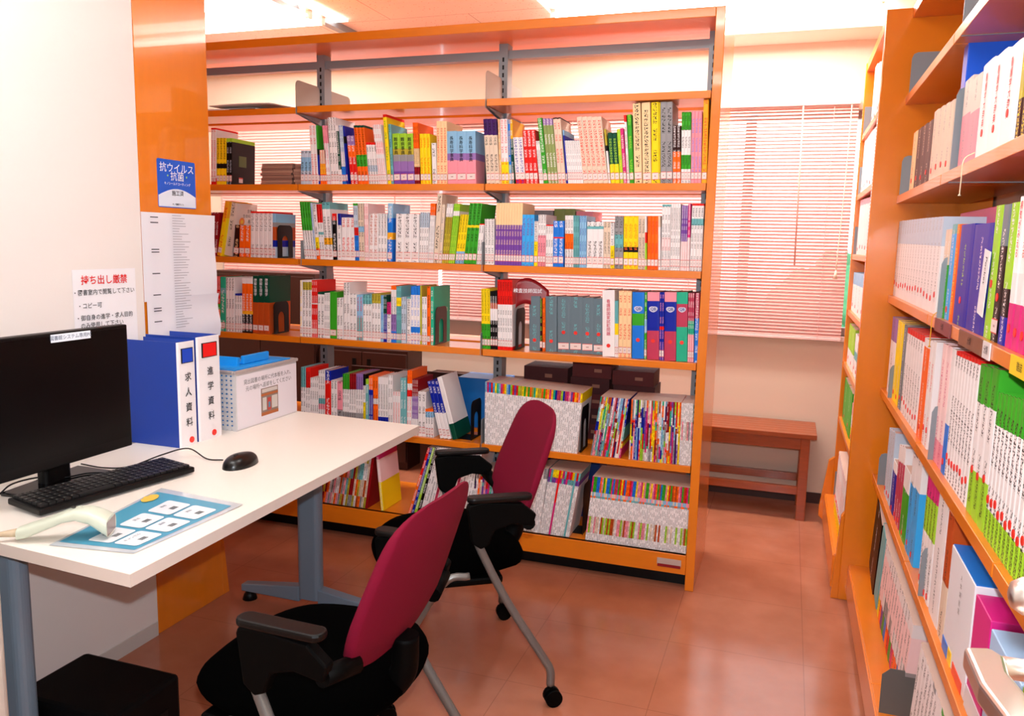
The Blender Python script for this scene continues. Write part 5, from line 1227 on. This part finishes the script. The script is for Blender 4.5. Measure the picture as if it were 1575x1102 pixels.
pk = MB().box((-.001, -.055, 0), (.0, 0, .13)).build('pocket_booklet', mat('booklet_white', (232, 235, 240), .4)); pk.location = (XB-.004, yy+.02, NZ[2]+.045); pk.rotation_euler = (.12, 0, 0)
tag(pk, 'small white booklet with Pocket lettering leaning on the blue books', 'booklet'); text('lettering', 'Pocket', .02, INK, pk, frame((-.0016, -.028, .09), (0, 0, -1), (0, -1, 0)))
def wplate(px, py, z, h, label, y0=0, crop=None, dp=.19, down=.0):
    y = ycol(px, z, XN); o = MB()
    pts = [(XN+.002+dp, z-down), (XN+.002, z-down), (XN+.002, z+h-.02), (XN+.008, z+h-.005), (XN+.02, z+h), (XN+.002+dp, z+h)]
    o.prism(pts, y-.0012, y+.0012, 'y'); return tag(o.build('divider_plate', STEEL), label, 'divider')
wplate(1397, 0, NZ[0], .14, 'grey divider plate at far end of the empty top shelf by the wall')
wplate(1382, 0, NZ[1], .14, 'grey divider plate at far end of the second wall shelf')
wplate(1459, 0, NZ[1], .20, 'grey divider plate between ivory books and pink files', down=.03)
wplate(1479, 0, NZ[0], .14, 'grey divider plate at the bay joint of the top wall shelf', down=.03)
wplate(1439, 0, NZ[2], .155, 'grey divider plate left of the sky blue slim book', down=.03)
wplate(1425, 0, NZ[3], .14, 'grey divider plate left of the pale pink books', down=.03)
wplate(1364, 0, NZ[3], .12, 'grey divider plate at far end of the fourth wall shelf')
wplate(1348, 0, NZ[4], .12, 'grey divider plate at far end of the fifth wall shelf')
wplate(1410, 0, NZ[4], .13, 'grey divider plate before the lime and magenta books', down=.03)
def lowplate(px, label, h=.15):
    y = ycol(px, zl, xl_); o = MB().prism([(XN-.05, zl), (XN+.14, zl), (XN+.14, zl+h), (XN-.03, zl+h), (XN-.05, zl+h-.02)], y-.0015, y+.0015, 'y').build('divider_plate', mat('plate_dark_grey', (92, 92, 90), .45)); tag(o, label, 'divider')
lowplate(1329, 'dark grey divider plate at far end of the lowest wall shelf', .12); lowplate(1385, 'dark grey divider plate between two magazine rows, lowest wall shelf', .13)
for nm, px0, px1, py0, py1, col, lb, wr in (('maroon', 290, 372, 690, 750, (120, 40, 50), 'maroon shelf tag on the third wall shelf edge', None), ('tan', 418, 540, 735, 835, (120, 74, 50), 'brown shelf tag on the third wall shelf edge', None), ('white', 545, 582, 800, 845, (225, 215, 215), 'small white shelf tag on the third wall shelf edge', None), ('yellow', 692, 800, 845, 945, (245, 205, 20), 'yellow shelf tag with black print, third wall shelf', '雑誌')):
    ox, oy, s = RCROP['E2']; zt = NZ[2]
    ya, yb = [ycol(ox+p/s, zt-.02, XN) for p in (px0, px1)]; o = MB().box((-.0025, yb-ya, -.030), (0, 0, .002)).build('shelf_tag', mat('tag_'+nm, col, .4)); o.location = (XN-.0005, ya, zt-.0); tag(o, lb, 'shelf tag')
    text('lettering', wr or '分類', .017, INK, o, frame((-.0032, (yb-ya)/2, -.014), (0, -1, 0), (0, 0, 1)))
# ribbons hanging from books
for px, z, c, lb in ((1487, NZ[1], (250, 225, 190), 'cream ribbon bookmark hanging over the second wall shelf'), (1439, NZ[2], (225, 160, 20), 'golden tassel hanging below the third wall shelf')):
    y = ycol(px, z, XN); o = MB().tube(bezier([(XB, y, z+.02), (XN-.006, y, z+.004), (XN-.008, y-.002, z-.04), (XN-.008, y, z-.075)]), [.0012]*24+[.004], 8).build('ribbon_bookmark', mat('ribbon%d' % px, c, .7)); tag(o, lb, 'bookmark')
# far unit
XFB = XF+.012
f1 = 'narrow bookcase, %s shelf'
r_('F8',232,292,(165,130),5,'w.9/w:q','bright white',FZ[0],f1 % 'top',XFB)
r_('F8',190,262,(430,405),6,'i.2/W:q','white red-dotted',FZ[1],f1 % 'second',XFB,sticker=.03)
r_('F8',174,240,(705,685),6,'q.1/i:a','pinkish',FZ[2],f1 % 'third',XFB,sticker=.03)
r_('F5',140,195,(0.18,0.19),5,'s.3/w:k','blue-topped white',FZ[3],f1 % 'fourth',XFB,sticker=.03)
r_('F5',128,148,.19,2,'l.6/w:w','pale green-edged',FZ[4],f1 % 'fifth',XFB,sticker=.03)
r_('F5',150,182,.18,4,'w.4/t.6/w:k','white and teal',FZ[4],f1 % 'fifth',XFB,sticker=.03)
r_('F5',116,138,.20,2,'g:w','deep green',FZ[5],f1 % 'sixth',XFB,sticker=.03)
r_('F5',140,168,.17,5,'q.3/w.6/y:k','pale yellow-footed',FZ[5],f1 % 'sixth',XFB,sticker=.03)
r_('F5',88,140,.30,12,'w.8/y:r','white red-dotted leaning',FZ[6],f1 % 'lowest',XF-.01,lean=.22,kind='magazine',sticker=.08)
def fplate(z, h, y, lb): 
    o = MB().box((XF+.003, y-.001, z), (XF+.18, y+.001, z+h)).build('divider_plate', STEEL); tag(o, lb, 'divider')
for i, nm in enumerate(('top', 'second', 'third')): fplate(FZ[i], .13, YE+.04+FL-.012, 'grey divider plate at the window end, narrow bookcase %s shelf' % nm)
fplate(FZ[6], .12, YE+.04+FL-.008, 'grey divider plate at the window end, narrow bookcase lowest shelf')
# the smallest books (beyond the 300 that show largest) become one object
def shown(o):
    w, h = o.dimensions.x, o.dimensions.z; p = o.matrix_basis @ Vector((w/2, 0, h/2)); v = p-CAM; zc_ = v.dot(_f)
    if zc_ < .2: return 0
    px, py = 787.5+FPX*v.dot(_r)/zc_, 551-FPX*v.dot(_u)/zc_
    if px > 1640 or py > 1180 or px < -60: return 0
    nrm = (o.matrix_basis.to_3x3() @ Vector((0, -1, 0))); return w*h*abs(nrm.dot(v.normalized()))/zc_**2*(1.2 if px < 1575 else .2)
bpy.context.view_layer.update()
runs_ = {}
for o in [o for o in COL.objects if o.parent is None and o.get('category') == 'book']: runs_.setdefault(o.get('group') or o['label'], []).append(o)
rank = sorted(runs_.values(), key=lambda L: -sum(shown(o) for o in L)/len(L)); kept = 0; rest = []
for L in rank:
    if kept+len(L) <= 300: kept += len(L)
    else: rest += L
allr = rest+[c for o in rest for c in o.children]
if rest:
    act = rest[0]; act.data = act.data.copy()
    for o in allr:
        if o.parent: mw = o.matrix_world.copy(); o.parent = None; o.matrix_world = mw
    with bpy.context.temp_override(active_object=act, object=act, selected_objects=allr, selected_editable_objects=allr): bpy.ops.object.join()
    for k_ in ('group',):
        if k_ in act: del act[k_]
    act.name = 'book'; act['kind'] = 'stuff'; act['label'] = 'remaining narrow and distant books filling gaps on all the shelves'
print('KEPT', kept, 'REST', len(rest))
print('BOOKS', NB[0], 'OBJECTS', len(COL.objects))
